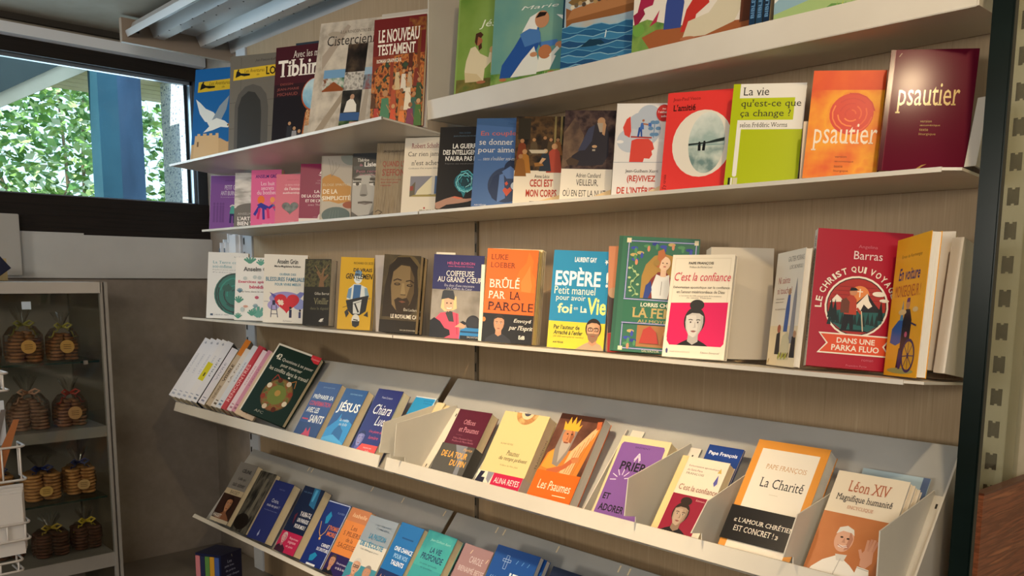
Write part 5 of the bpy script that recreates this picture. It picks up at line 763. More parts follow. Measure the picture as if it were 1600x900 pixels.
sb('blue paperback with a red title word and red flames at its foot', (-.445, -.287, 1.062, 5, 34, 0, .104, .179), .022, '24407c',
   [('r', 0, 0, 1, .3, '1d3468'), ('t', 'JEAN-BAPTISTE', .3, .9, .8, .925, '8a9cc0'), ('t', 'PRÉPARER SA', .08, .71, .94, .80, 'eceae4', 'b'), ('t', 'CONFIRMATION', .06, .59, .96, .67, 'c8324a', 'b'), ('t', 'AVEC LES', .08, .47, .6, .56, 'eceae4', 'b'), ('t', 'SAINTS', .36, .31, .94, .44, 'eceae4', 'b'), ('r', .06, .345, .32, .37, 'c8324a'), ('p', [(.36, .0), (.3, .08), (.4, .13), (.42, .22), (.54, .15), (.58, .24), (.66, .12), (.72, .04), (.68, .0)], 'c8324a')])
sb('blue paperback with a big white four-letter title and a wolf-like silhouette', (-.305, -.287, 1.062, 5, 34.5, 0, .094, .174), .024, '1d4a86',
   [('p', [(0, 0), (0, .3), (.3, .46), (.36, .58), (.42, .46), (.7, .5), (1, .42), (1, 0)], '2a86c4'), ('p', [(.3, .1), (.36, .3), (.5, .4), (.62, .34), (.74, .3), (.8, .1)], '1c5a94'), ('p', [(0, 0), (0, .14), (.4, .22), (1, .1), (1, 0)], '4aa0d4'), ('t', 'SAINT-MARC BLANC', .3, .9, .85, .925, '8ab0d8'), ('t', 'JÉSUS', .06, .57, .97, .80, 'f0f0ec', 'b'), ('t', 'le reste', .4, .45, .8, .5, 'd0dce8', 'i'), ('t', 'se folle', .45, .38, .8, .43, 'd0dce8', 'i')], spine='1d3a6a')
sb('indigo paperback with white script title and a smiling face by a red label', (-.161, -.287, 1.062, 5, 34, 0, .095, .188), .028, '211f64',
   head(.2, .24, .15, .095 / .188, '8a86b8', '1a184a', '3a3878', shade='5a5898') + [('p', [(.22, .07), (.36, .18), (1, .18), (1, 0), (.28, .0)], 'd8402c'), ('t', 'Franz Coriasco', .3, .86, .72, .89, 'b8b8d4'), ('t', 'Chiara', .2, .62, .9, .77, 'f0eef2', 'i'), ('t', 'Luce', .48, .46, .94, .6, 'f0eef2', 'i'), ('t', 'Une plume de', .42, .34, .92, .39, 'c84a6c', 'i'), ('t', 'lumière', .5, .26, .88, .31, 'c84a6c', 'i'), ('t', 'raconte une', .48, .12, .8, .14, 'f0c8b8'), ('t', 'folle', .6, .08, .76, .1, 'f0c8b8'), ('t', 'espérance', .5, .035, .84, .06, 'f0c8b8')])
book('leaflet', 'small sky blue leaflet tucked behind the cream divider at the joint', G4, (-.062, -.208, 1.125, 4, 40, 0, .075, .105), .008, '2f8fc8', [('r', .0, .97, 1, 1, 'd8e0e4'), ('r', .96, 0, 1, 1, 'd8e0e4'), ('t', 'SAINT AUGUSTIN', .45, .88, .9, .91, '1c5a8a'), ('t', 'CONFESSIONS', .5, .81, .9, .84, '1c5a8a')], lift=0, cat='leaflet')
for k in range(3):
    book('leaflet', ('first', 'second', 'third')[k] + ' cream leaflet standing just right of the blue one', G4, (.0235 + .012 * k, -.205 + .007 * k, 1.125, 0, 38, 0, .03, .095 - .006 * k), .003, 'd9c9a0', [('r', 0, 0, 1, 1, 'd2c096')], lift=0, cat='leaflet')
sb('maroon paperback with a grey belly band, right of the cream divider', (.164, -.287, 1.062, 4, 36, 0, .102, .174), .026, '561a2a',
   [('t', 'Offices', .3, .79, .66, .86, 'c88a94', 's'), ('t', 'et Psaumes', .26, .68, .86, .755, 'c88a94', 's'), ('r', .24, .63, .44, .633, '9a5a68'), ('t', "Préface d'Emmanuel Carrère", .2, .57, .8, .595, 'a86a78', 's'), ('t', 'Postface de Marie-Noëlle', .2, .53, .86, .555, 'a86a78', 's')],
   extra=[('paper_band', 0, 0, 1, .485, '55534f', [('p', [(.42, 1), (.78, 1), (.86, .0), (.72, .0), (.7, .5)], '7d8088'), ('t', 'Patrice', .7, .86, .96, .94, 'd8a860', 'i'), ('t', 'DE LA TOUR', .12, .62, .9, .8, 'e0a850', 'b'), ('t', 'DU PIN', .48, .4, .94, .57, 'e0a850', 'b')])])
sb('cream paperback with a painted eye at the top and a pink-red band', (.314, -.287, 1.062, 4.5, 34.5, 0, .125, .186), .028, 'd8c48c',
   [('c', .52, 1.02, .24, 1, paint('halo', ['c8985a', 'b07a4a', 'd0ac70'], 40)), ('c', .52, 1.02, .14, 1, 'd8c8a0'), ('c', .52, 1.02, .08, 1, '4a4a5a'), ('t', 'ALINA REYES', .2, .585, .48, .605, '6a5a3a'), ('t', 'Psaumes', .42, .46, .7, .52, '4a3f2c', 'is'), ('t', 'du temps présent', .3, .385, .92, .445, '4a3f2c', 'is'), ('t', 'Préface du Père Jean', .38, .32, .78, .345, '8a7a54', 'is')],
   extra=[('paper_band', 0, .07, 1, .225, 'e0d8c8', [('r', .36, 0, 1, 1, 'c0284c'), ('p', [(.0, .0), (.06, .95), (.16, .95), (.12, .5), (.2, .5), (.2, .1)], '2a2838'), ('p', [(.22, 1), (.36, 1), (.32, .1), (.24, .4)], '8a8a94'), ('t', 'ALINA REYES', .42, .26, .96, .7, 'f0e0dc', '')])])
king = [('r', 0, 0, 1, 1, paint('fresco', ['4a2c22', '5f3a2c', '70483a'], 20)), ('r', 0, .94, 1, 1, '3a2018'), ('p', [(.0, .36), (.06, .55), (.2, .62), (.5, .6), (.7, .64), (.84, .78), (.96, .95), (1, .9), (.95, .6), (.9, .36)], 'c87a30'), ('p', [(.04, .4), (.1, .56), (.2, .6), (.44, .5), (.4, .36)], 'd8963c'), ('p', [(.5, .36), (.56, .6), (.84, .84), (.98, .94), (.94, .8), (.78, .6), (.74, .36)], 'e0b080')] + [('l', [(.6 + .05 * k, .37), (.66 + .06 * k, .62 + .05 * k)], .012, 'b0683a') for k in range(5)] + \
       [('p', [(.2, .86), (.18, .6), (.26, .44), (.4, .42), (.5, .56), (.54, .84)], '8a8078'), ('p', [(.26, .72), (.28, .62), (.36, .46), (.46, .6), (.5, .74)], 'b0a498'), ('e', .37, .765, .13, .09, 'c08058'), ('p', [(.4, .84), (.5, .76), (.48, .68), (.42, .7)], '9a5c3c'), ('e', .33, .78, .02, .008, '2a1810'), ('e', .43, .78, .02, .008, '2a1810'), ('p', [(.37, .78), (.39, .71), (.35, .71)], 'a0643f'), ('l', [(.32, .685), (.42, .685)], .025, '7a4030'),
        ('p', [(.2, .82), (.16, .92), (.24, .88), (.27, .97), (.33, .89), (.38, .98), (.43, .89), (.5, .96), (.52, .87), (.58, .9), (.54, .82)], 'e0a838'), ('p', [(.2, .38), (.3, .40), (.5, .44), (.66, .54), (.76, .55), (.72, .5), (.6, .42), (.4, .34), (.2, .33)], 'b8603a'), ('p', [(.64, .52), (.8, .56), (.82, .5), (.7, .48)], 'c07848'), ('p', [(.88, .95), (.98, .96), (1, .88), (.92, .86)], 'b8603a')]
sb('orange paperback with a bearded crowned king playing a harp', (.470, -.287, 1.062, 4.5, 36, 0, .108, .204), .028, 'd8661c',
   king + [('r', 0, 0, 1, .36, 'dc641c'), ('t', 'Les Psaumes', .16, .17, .9, .265, 'f0dcc4', ''), ('r', .56, .12, .86, .128, 'f0dcc4')], spine='c8602a', pages=_M['white_page_edges'], extra=[('bookmark', -.075, .30, -.005, .70, 'ded4c4', [('tv', 'TRADUCTION', .2, .1, .8, .9, '5a4a3a')])])
sb('violet paperback with black capitals partly hidden by a pale divider', (.640, -.287, 1.062, 4, 36, 0, .108, .178), .024, 'd8c498',
   [('p', [(.04, .0), (.05, .9), (.08, .93), (.9, .93), (.93, .9), (.92, .0)], '7a5296'), ('t', 'BRÉMENT', .35, .875, .65, .9, '4a2c5c'), ('l', [(.42, .74), (.48, .82), (.54, .74)], .02, 'd8c8d8'), ('l', [(.43, .72), (.48, .79), (.53, .72)], .014, 'd8c8d8'), ('t', 'PRIER', .2, .61, .72, .71, '17131c', 'b'), ('t', 'ET', .1, .26, .24, .33, '17131c', 'b'), ('t', 'ADORER', .1, .13, .6, .21, '17131c', 'b')] + [('l', [(.3 + .08 * cos(a), .5 + .05 * sin(a)), (.3 + .2 * cos(a), .5 + .12 * sin(a))], .014, 'e0d0e0') for a in (.3, .9, 1.5, 2.1, 2.7, 3.3)], spine='d8c498')
ea = .092 / .16
sb('white booklet with a young woman portrait on dark red, beneath brown script', (.776, -.289, 1.062, 0, 38, 0, .096, .163), .02, 'ddd2be',
   [('r', 0, 0, .12, 1, 'd8c08c'), ('r', .14, 0, .86, .55, '8a1634')] + [it for it in head(.46, .315, .155, ea, 'b09a88', '2a1f1c', '17141a', bun=True, shade='86705f')] + [('r', 0, 0, .139, 1, 'd8c08c'), ('t', 'Exhortation apostolique', .22, .88, .86, .905, '9a6a6a'), ('t', 'du Saint-Père', .22, .835, .54, .86, '9a6a6a'), ('t', 'FRANÇOIS', .22, .785, .6, .815, '8a7a70', 's'), ('t', "C'est la confiance", .2, .6, 1.0, .67, '8a4a40'), ('t', 'Éditions', .66, .5, .84, .525, 'd8a8a8'), ('p', [(.84, .74), (.88, .84), (.92, .74), (.88, .7)], '5a5a9c'), ('p', [(.84, .86), (.88, .92), (.92, .86)], 'c8a85a'), ('p', [(.54, .06), (.57, .1), (.6, .06), (.57, .02)], 'd8ccb8')])
book('booklet', 'dark blue titled booklet standing behind the dark red portrait booklet', G4, (.800, -.2165, 1.115, 0, 38, 0, .070, .118), .005, '173c86', [('t', 'Pape François', .08, .82, .9, .90, 'dfe4ee', 'b')], lift=0)
sb('white paperback framed in orange with a black belly band', (.910, -.289, 1.062, 0, 36, 0, .126, .214), .030, 'd68e34',
   [('r', .1, 0, .9, .93, 'e2dacb'), ('t', 'PAPE FRANÇOIS', .24, .755, .8, .805, 'c09468', 's'), ('t', 'La Charité', .24, .61, .84, .69, '2c2825', 's'), ('r', .42, .555, .54, .558, 'c0b49c'), ('t', 'Mame', .52, .03, .66, .05, 'a89a84', 's')],
   extra=[('paper_band', 0, .14, 1, .42, '1b1a1c', [('t', '« L’AMOUR CHRÉTIEN', .1, .54, .93, .7, 'e8e2d6', 's'), ('t', 'EST CONCRET ! »', .14, .28, .76, .44, 'e8e2d6', 's')])], pages=_M['white_page_edges'])
lx = [('p', [(0, 0), (0, .62), (1, .62), (1, 0)], paint('warm', ['b0683c', 'c07a4a', 'a86038'], 5)), ('p', [(.02, .0), (.1, .12), (.22, .2), (.38, .26), (.48, .24), (.6, .2), (.72, .14), (.76, .0)], 'e6e2da'), ('p', [(.36, .27), (.4, .22), (.5, .22), (.52, .28)], 'd0ccc4'), ('e', .41, .40, .13, .105, 'd8a68c'), ('p', [(.46, .49), (.53, .42), (.51, .33), (.45, .31), (.47, .4)], 'b88068'), ('p', [(.28, .44), (.3, .5), (.4, .525), (.5, .5), (.53, .45), (.48, .47), (.36, .475)], 'dcd8d0'), ('e', .37, .42, .022, .008, '3a2a22'), ('e', .46, .415, .022, .008, '3a2a22'), ('p', [(.41, .42), (.44, .375), (.39, .375)], 'c08c74'), ('l', [(.36, .345), (.42, .338), (.48, .35)], .03, 'f0e8e0'), ('l', [(.35, .35), (.42, .335), (.49, .355)], .01, 'a04a44'), ('l', [(.45, .24), (.4, .0)], .012, 'b8b4ac')] + [('c', .44 - .01 * k, .2 - .04 * k, .01, 1, 'c8c4ba') for k in range(5)] + \
     [('p', [(.72, .22), (.7, .32), (.75, .38), (.84, .36), (.87, .26), (.8, .2)], 'd09a80')] + [('l', [(.74 + .03 * k, .35), (.73 + .043 * k, .46 - .012 * abs(k - 1.5))], .034, ('d09a80', 'c89078')[k % 2]) for k in range(4)] + [('l', [(.72, .28), (.66, .35)], .04, 'd09a80'), ('p', [(.68, .02), (.7, .21), (.86, .2), (.96, .0)], 'e6e2da'), ('l', [(.7, .2), (.86, .19)], .012, 'b8b4ac')]
sb('white paperback with a smiling waving man in white robes', (1.058, -.289, 1.062, 0, 37, 0, .108, .184), .0085, 'e2d4bc',
   lx + [('t', 'Léon XIV', .22, .825, .8, .925, 'b4684a', 's'), ('t', 'Magnifique humanité', .1, .72, .88, .795, '2f2c30', 's'), ('t', 'ENCYCLIQUE', .3, .665, .66, .70, 'c08a6c', 's'), ('p', [(0, 0), (0, .06), (.35, .03), (.4, 0)], 'e0d2b0')], copies=2, gap=.004, pages=_M['white_page_edges'], wlabel='waving man paperback')
sb('pale blue booklet at the back of the waving man stack', (1.074, -.2105, 1.100, 0, 37, 0, .102, .135), .003, 'a8bcc4', [('r', .9, 0, 1, 1, '5a6a8a')])

# ------------------------------------------------------------------ lower sloped shelf
G5 = 'paperbacks on the lower sloped shelf'
def lb(label, fit, t, *a, **k):
    x, y, z, yaw, lean, roll, wd, ht = fit
    return book('paperback_book', label, G5, (x, y, .718, yaw, lean, roll, wd, ht), t, *a, lift=.001, **k)
lb('grey topped paperback with a dark-haired woman photograph, leftmost on the lower shelf', (-.990, -.286, 0, 4, 35, 0, .106, .211), .022, '7d7a76',
   [('r', 0, 0, 1, .52, '3a2620'), ('r', 0, .46, 1, .55, 'b8a88c'), ('t', 'BASSET', .3, .475, .8, .53, '4a4038')] + head(.55, .3, .17, .5, 'b5825f', '2a1a16', '8a5a40', long=True, shade='8a5c44') + [('t', 'CÉLINE', .35, .84, .85, .91, '2c2a2a', 'b'), ('t', 'Celle qui', .35, .7, .78, .76, '3a3634', 's'), ('t', 'sait aimer', .2, .6, .9, .67, '3a3634', 's'), ('r', 0, 0, 1, .055, 'c8bca4'), ('t', 'HASSET', .06, .07, .5, .13, 'd8d0c4', 'b')])
lb('dark paperback with a misty waterfall photograph', (-.845, -.286, 0, 4, 35, 0, .092, .205), .018, '2a2824', [('r', 0, 0, 1, 1, paint('water', ['1c1b1a', '3a3833', '5e5a50', '24221f'], 22, stretch=(2, 1, .6))), ('p', [(.5, .2), (.56, .9), (.72, .9), (.66, .2)], '6a665a'), ('e', .4, .16, .4, .13, '1c1612')])
lb('plain navy paperback with small white title and thick page edges', (-.733, -.286, 0, 4, 34.6, 0, .100, .192), .029, '27306a', [('t', 'Anselm Grün', .4, .86, .7, .885, '7a84b0', 'i'), ('t', 'Croire,', .32, .63, .7, .7, 'c8ccdc', 's'), ('t', 'mais en quoi ?', .18, .55, .86, .61, 'c8ccdc', 's'), ('t', "Quand Dieu n'est plus évident", .16, .49, .86, .51, '8a92b8', 's'), ('p', [(.44, .1), (.48, .18), (.52, .1), (.48, .06)], '9aa4c8')])
lb('dark navy paperback with a magenta portrait label at its foot', (-.565, -.286, 0, 4, 34, 0, .099, .205), .029, '15203e',
   [('p', [(.5, 1), (.8, 1), (.9, .7), (.6, .74)], '2a6a94'), ('p', [(.6, .98), (.72, .98), (.7, .8), (.62, .8)], '4a9ac4'), ('r', 0, 0, 1, .3, 'b82450')] + head(.22, .2, .11, .5, 'd0a0a0', 'c8b0b4', '3a1a2c', shade='a06a74') + [('p', [(.3, .4), (.2, .55), (.3, .6)], '5a2434'), ('t', 'Y AURA-T-IL', .42, .56, .96, .63, 'e4e4e8', 'b'), ('t', 'UN PARADIS', .42, .47, .96, .53, 'e4e4e8', 'b'), ('t', 'POUR MOI ?', .42, .38, .94, .44, 'e4e4e8', 'b'), ('t', 'Réponses', .48, .2, .9, .24, 'f0c8d4'), ('t', 'sagesse', .48, .14, .86, .18, 'f0c8d4'), ('t', 'et paix', .48, .08, .82, .12, 'f0c8d4'), ('t', 'FRÉD. LENOIR', .1, .9, .5, .925, '5a7aa0')])
lb('deep blue paperback with a golden heart necklace and orange lettering', (-.419, -.286, 0, 4, 34.6, 0, .101, .189), .014, '1b2c72', [('l', [(0, .985), (.97, .985), (.97, 0)], .03, 'b8c4dc'), ('p', [(.2, .74), (.3, .84), (.42, .78), (.38, .66), (.28, .64)], '1f86b8'), ('l', [(.1, .66), (.22, .5), (.34, .44), (.46, .52), (.5, .64)], .025, 'c8984a'), ('c', .36, .41, .04, 1, 'd8a858'), ('p', [(.3, .14), (.46, .2), (.6, .17), (.5, .08), (.34, .06)], '1f86b8'), ('t', 'FLAVIEN', .6, .83, .9, .86, '7a8ab8'), ('t', 'THOMAS', .54, .57, .94, .64, 'd8783a', 'b'), ('t', 'MORE', .56, .48, .94, .55, 'd8783a', 'b'), ('t', 'CARNET', .56, .31, .92, .36, 'e0e4ee', 'b'), ('t', 'DE DROITURE', .44, .24, .94, .29, 'e0e4ee', 'b'), ('r', .3, 0, .7, .03, 'd8dce4')])
lb('orange paperback with pillars title, left half visible beside the couple cover', (-.306, -.284, 0, 3, 34, 0, .088, .190), .014, 'd8833c', [('r', 0, .8, 1, 1, 'c07a4a'), ('t', 'Isabelle', .2, .87, .9, .93, 'e8c8a0', 'i'), ('t', 'Les', .4, .68, .7, .75, '6a3a1c', 's'), ('t', '5 PILIERS', .16, .585, .98, .65, '6a3a1c', 's'), ('t', 'de la', .42, .5, .76, .56, '6a3a1c', 's'), ('t', 'SAGESSE', .14, .4, .98, .47, '6a3a1c', 's'), ('r', 0, 0, 1, .3, '2a1c54')] + head(.26, .18, .14, .46, 'b8846a', '4a3a34', '15151c') + [('t', 'Une promesse', .5, .16, .98, .2, 'e0d8e8'), ('t', 'et de la vie', .54, .1, .98, .14, 'e0d8e8')])
lb('cream and grey paperback with a smiling older couple photograph', (-.207, -.291, 0, 3, 34, 0, .117, .190), .03, 'd4cfc4', [('r', 0, .62, 1, 1, '8f9aa6'), ('r', 0, 0, 1, .3, '3f8a9c')] + head(.3, .26, .13, .6, 'd0a084', 'c8c4bc', 'c84a7a', glasses=True) + head(.72, .22, .12, .6, 'c08a6c', '8a8078', '2c3a5c') + [('p', [(.22, 0), (.26, .12), (.34, .12), (.4, 0)], 'e0dcd4'), ('t', 'CHRISTOPHE ANDRÉ', .3, .88, .86, .905, '5a6674'), ('t', 'CLAIRE GILLE', .4, .83, .84, .855, '5a6674'), ('t', 'LA PASSION', .28, .68, .86, .76, '3f8ab0', 'b'), ('t', "DE L'ÉCOUTE", .1, .56, .9, .65, '3f8ab0', 'b'), ('t', 'Un dialogue pour', .2, .5, .84, .53, '8a8a84')])
lb('bright blue paperback with joined raised hands at the bottom', (-.083, -.288, 0, 0, 34, 0, .092, .198), .03, '1f6cb0', [('r', 0, 0, 1, .36, '1b2a5c'), ('t', 'ONE CHANCE', .2, .63, .98, .69, 'e8ecf0', 'b'), ('t', 'POUR VOS', .3, .54, .9, .6, '9cc4e4', 'b'), ('t', 'TALENTS', .3, .45, .86, .51, 'f0f2f4', 'b')] + [('p', [(.1 + .16 * k, .1), (.12 + .16 * k, .22), (.17 + .16 * k, .3), (.22 + .16 * k, .22), (.24 + .16 * k, .1)], ('d8a080', 'c88a6a')[k % 2]) for k in range(5)] + [('e', .5, .08, .42, .08, 'b87058'), ('r', .3, .8, .8, .82, '174f86')])
lb('turquoise paperback with dark blue capitals and a red orange circle', (.022, -.288, 0, 0, 35, 0, .108, .203), .024, '3a9c9c', [('r', 0, .55, 1, 1, paint('teal', ['2f8c90', '45a8a4', '3a9c9c'], 8)), ('t', 'Jean-Guilhem Xerri', .2, .87, .9, .91, '9ccfc8', 'i'), ('t', 'LA VIE', .34, .74, .72, .81, '17365a', 'b'), ('t', 'PROFONDE', .14, .64, .88, .72, '17365a', 'b'), ('t', 'La santé spirituelle', .2, .575, .8, .605, '245a6a'), ('t', 'au quotidien', .28, .53, .68, .56, '245a6a'), ('r', .62, .42, .8, .44, 'e0ece8')] + [('l', [(.3 + .04 * k, .3), (.3 + .05 * k, .42)], .014, ('c8c84a', '2a6a5a', 'e0886a')[k % 3]) for k in range(9)] + [('c', .3, .2, .3, 1, 'd8583c'), ('c', .3, .2, .2, 1, 'e8a088')])
lb('mauve and peach paperback about screens with dark capitals', (.166, -.288, 0, 0, 33.6, 0, .098, .200), .02, 'a07a78', [('r', 0, 0, 1, .5, 'cf9070'), ('t', 'CAROLE', .36, .8, .8, .88, 'd0c0bc'), ('t', 'BIENAIMÉ BESSE', .12, .68, .98, .76, 'd0c0bc'), ('t', 'LES ÉCRANS-ROIS', .08, .5, .98, .57, '2f3a5c', 'b'), ('t', 'Smartphones, tablettes', .06, .43, .8, .46, '5a4a54'), ('l', [(.3, .9), (.34, .95)], .02, 'e0c8a0'), ('l', [(.9, .85), (.94, .9)], .02, 'e0c8a0')])
lb('thick royal blue hardback with a white cross outline and bold creed title', (.275, -.290, 0, 2, 33, 0, .130, .222), .014, '1d4c94', [('l', [(.3, .78), (.3, .92), (.36, .92), (.36, .78), (.3, .78)], .008, 'a8c0e0'), ('l', [(.24, .88), (.42, .88), (.42, .855), (.24, .855), (.24, .88)], .008, 'a8c0e0'), ('t', 'JE', .46, .64, .7, .76, 'eef0f0', 'b'), ('t', 'CROIS', .1, .46, .9, .6, 'eef0f0', 'b')] + [('l', [(.1 + .05 * k, .66 + .02 * (k % 2)), (.12 + .05 * k, .69)], .012, '9ab8dc') for k in range(4)] + [('l', [(.55 + .13 * k, .86), (.58 + .13 * k, .90)], .014, '6a94cc') for k in range(3)] + [('c', .84, .62, .03, 1, '8ab0dc')], copies=1, gap=.006, wlabel='royal blue creed hardback', pages=_M['white_page_edges'])
lb('very dark navy paperback with a faint blue cross outline, rightmost visible on the lower shelf', (.446, -.290, 0, 0, 33, 0, .116, .215), .03, '141a34', [('l', [(.46, .74), (.46, .96), (.58, .96), (.58, .74)], .012, '2f5a94'), ('l', [(.34, .86), (.7, .86)], .012, '2f5a94'), ('t', 'CREDO', .3, .5, .8, .6, '4a6a9c')])

# slipcase of small books at the bottom left
root = empty('book_box_set', (-1.05, -.30, .42)); tag(root, 'navy boxed set of coloured little books on the plinth at bottom left', 'book box')
A_, B_ = Vector((-.0, -.02, 0)), None
P = [Vector((-1.039, -.318, 0)), Vector((-.951, -.271, 0)), Vector((-.981, -.186, 0)), Vector((-1.077, -.228, 0))]
P = [p - Vector((-1.05, -.30, -.0008)) for p in P]
nav = mat('161c40', .35)
mb = MB(); mb.prism([p for p in P], (0, 0, .18), nav)
u = (P[2] - P[1]); nrm = Vector((u.y, -u.x, 0)).normalized() * .0006
for k, (tx, a, b, z0, z1) in enumerate((('Les', .3, .5, .148, .158), ('petits livres', .16, .6, .132, .142), ('de prière', .2, .66, .116, .126), ('pour chaque', .24, .84, .1, .11), ('jour', .3, .6, .084, .094))):
    for q in text_polys(tx, ''): mb.poly([P[1] + nrm * 1.5 + u * (a + (b - a) * x_) + Vector((0, 0, z0 + (z1 - z0) * y_)) for x_, y_ in q], mat('b8c0dc', .5))
mb.poly([P[1] + nrm * 1.5 + u * .5 + Vector((0, 0, .17)), P[1] + nrm * 1.5 + u * .54 + Vector((0, 0, .163)), P[1] + nrm * 1.5 + u * .5 + Vector((0, 0, .175))], mat('e0d8b0', .5))
mb.build('slipcase', root, recalc=True)
v = P[1] - P[0]; n2 = Vector((v.y, -v.x, 0)).normalized()
for k, c in enumerate(('c87a84', '20284e', '5a8a44', 'cf9a2c', '3f5aa0')):
    mb = MB(); a, b = P[0] + v * (.03 + .185 * k), P[0] + v * (.03 + .185 * (k + 1) - .012)
    mb.prism([a, b, b + n2 * .004, a + n2 * .004], (0, 0, .172), mat(c, .5)); mb.build('little_book', root, recalc=True)

# ------------------------------------------------------------------ glass cabinet with biscuit bags
XC = -1.2
root = empty('display_cabinet', (XC - .2, -.95, 0)); O = root.location; tag(root, 'grey steel and glass display cabinet against the left wall', 'cabinet')
GM = noisy('grey_cabinet_steel', ['8f8b86', '99958f'], 8, rough=.4); DKM = mat('5d5854', .35, .5)
L0, L1 = -1.5, -.492
def cb(m, a, b, mm): m.box((a[0] - O.x, a[1] - O.y, a[2]), (b[0] - O.x, b[1] - O.y, b[2]), mm)
mb = MB(); cb(mb, (XC - .4, L0, 1.447), (XC, L1 - .02, 1.481), noisy('cabinet_top', ['b4afa8', 'bdb8b1'], 6, rough=.5)); mb.build('top_rail', root)
mb = MB(); cb(mb, (XC - .4, L0, 0), (XC - .385, L1, 1.447), mat('8f867c', .7)); mb.build('back_panel', root)
for y0 in (L1 - .022, L0):
    mb = MB(); cb(mb, (XC - .02, y0, 0), (XC, y0 + .007, 1.481), GM); cb(mb, (XC - .02, y0 + .007, 0), (XC - .006, y0 + .013, 1.481), DKM); cb(mb, (XC - .02, y0 + .013, 0), (XC, y0 + .022, 1.481), GM); mb.build('post', root)
mb = MB(); cb(mb, (XC - .385, L1 - .006, .05), (XC - .02, L1, 1.447), clear('cabinet_side_glass', 'f2f4f0', .04)); mb.build('side_pane', root)
for z0, z1 in ((.990, 1.024), (.558, .606)):
    mb = MB(); cb(mb, (XC - .385, L0 + .022, z0), (XC - .012, L1 - .022, z1), GM); mb.build('steel_shelf', root)
CG = clear('cabinet_glass', 'f6f7f4', .04, .02); EDGE = mat('16302a', .2)
for z in (1.232, .792):
    mb = MB(); cb(mb, (XC - .38, L0 + .03, z - .003), (XC - .0225, L1 - .03, z + .003), clear('shelf_glass', 'e8f0ec', .04)); cb(mb, (XC - .022, L0 + .03, z - .003), (XC - .0205, L1 - .03, z + .003), EDGE); mb.build('glass_shelf', root)
mb = MB(); cb(mb, (XC - .0105, L0 + .022, .606), (XC - .0085, L1 - .022, 1.447), CG); mb.build('front_pane', root)
mb = MB(); cb(mb, (XC - .008, -.574, 1.226), (XC - .002, -.562, 1.238), mat('8a8680', .3, .6)); mb.build('shelf_clip', root)
mb = MB(); mb.box((XC - .0082, -.735, 1.40), (XC - .0078, -.71, 1.423), mat('c4d4e4', .5))  # pale square added for a reflection in the front pane
tag(mb.build('pane_reflection'), 'small pale blue patch painted in for a reflection on the cabinet glass', 'tag')  # stands for a reflection; no real tag here

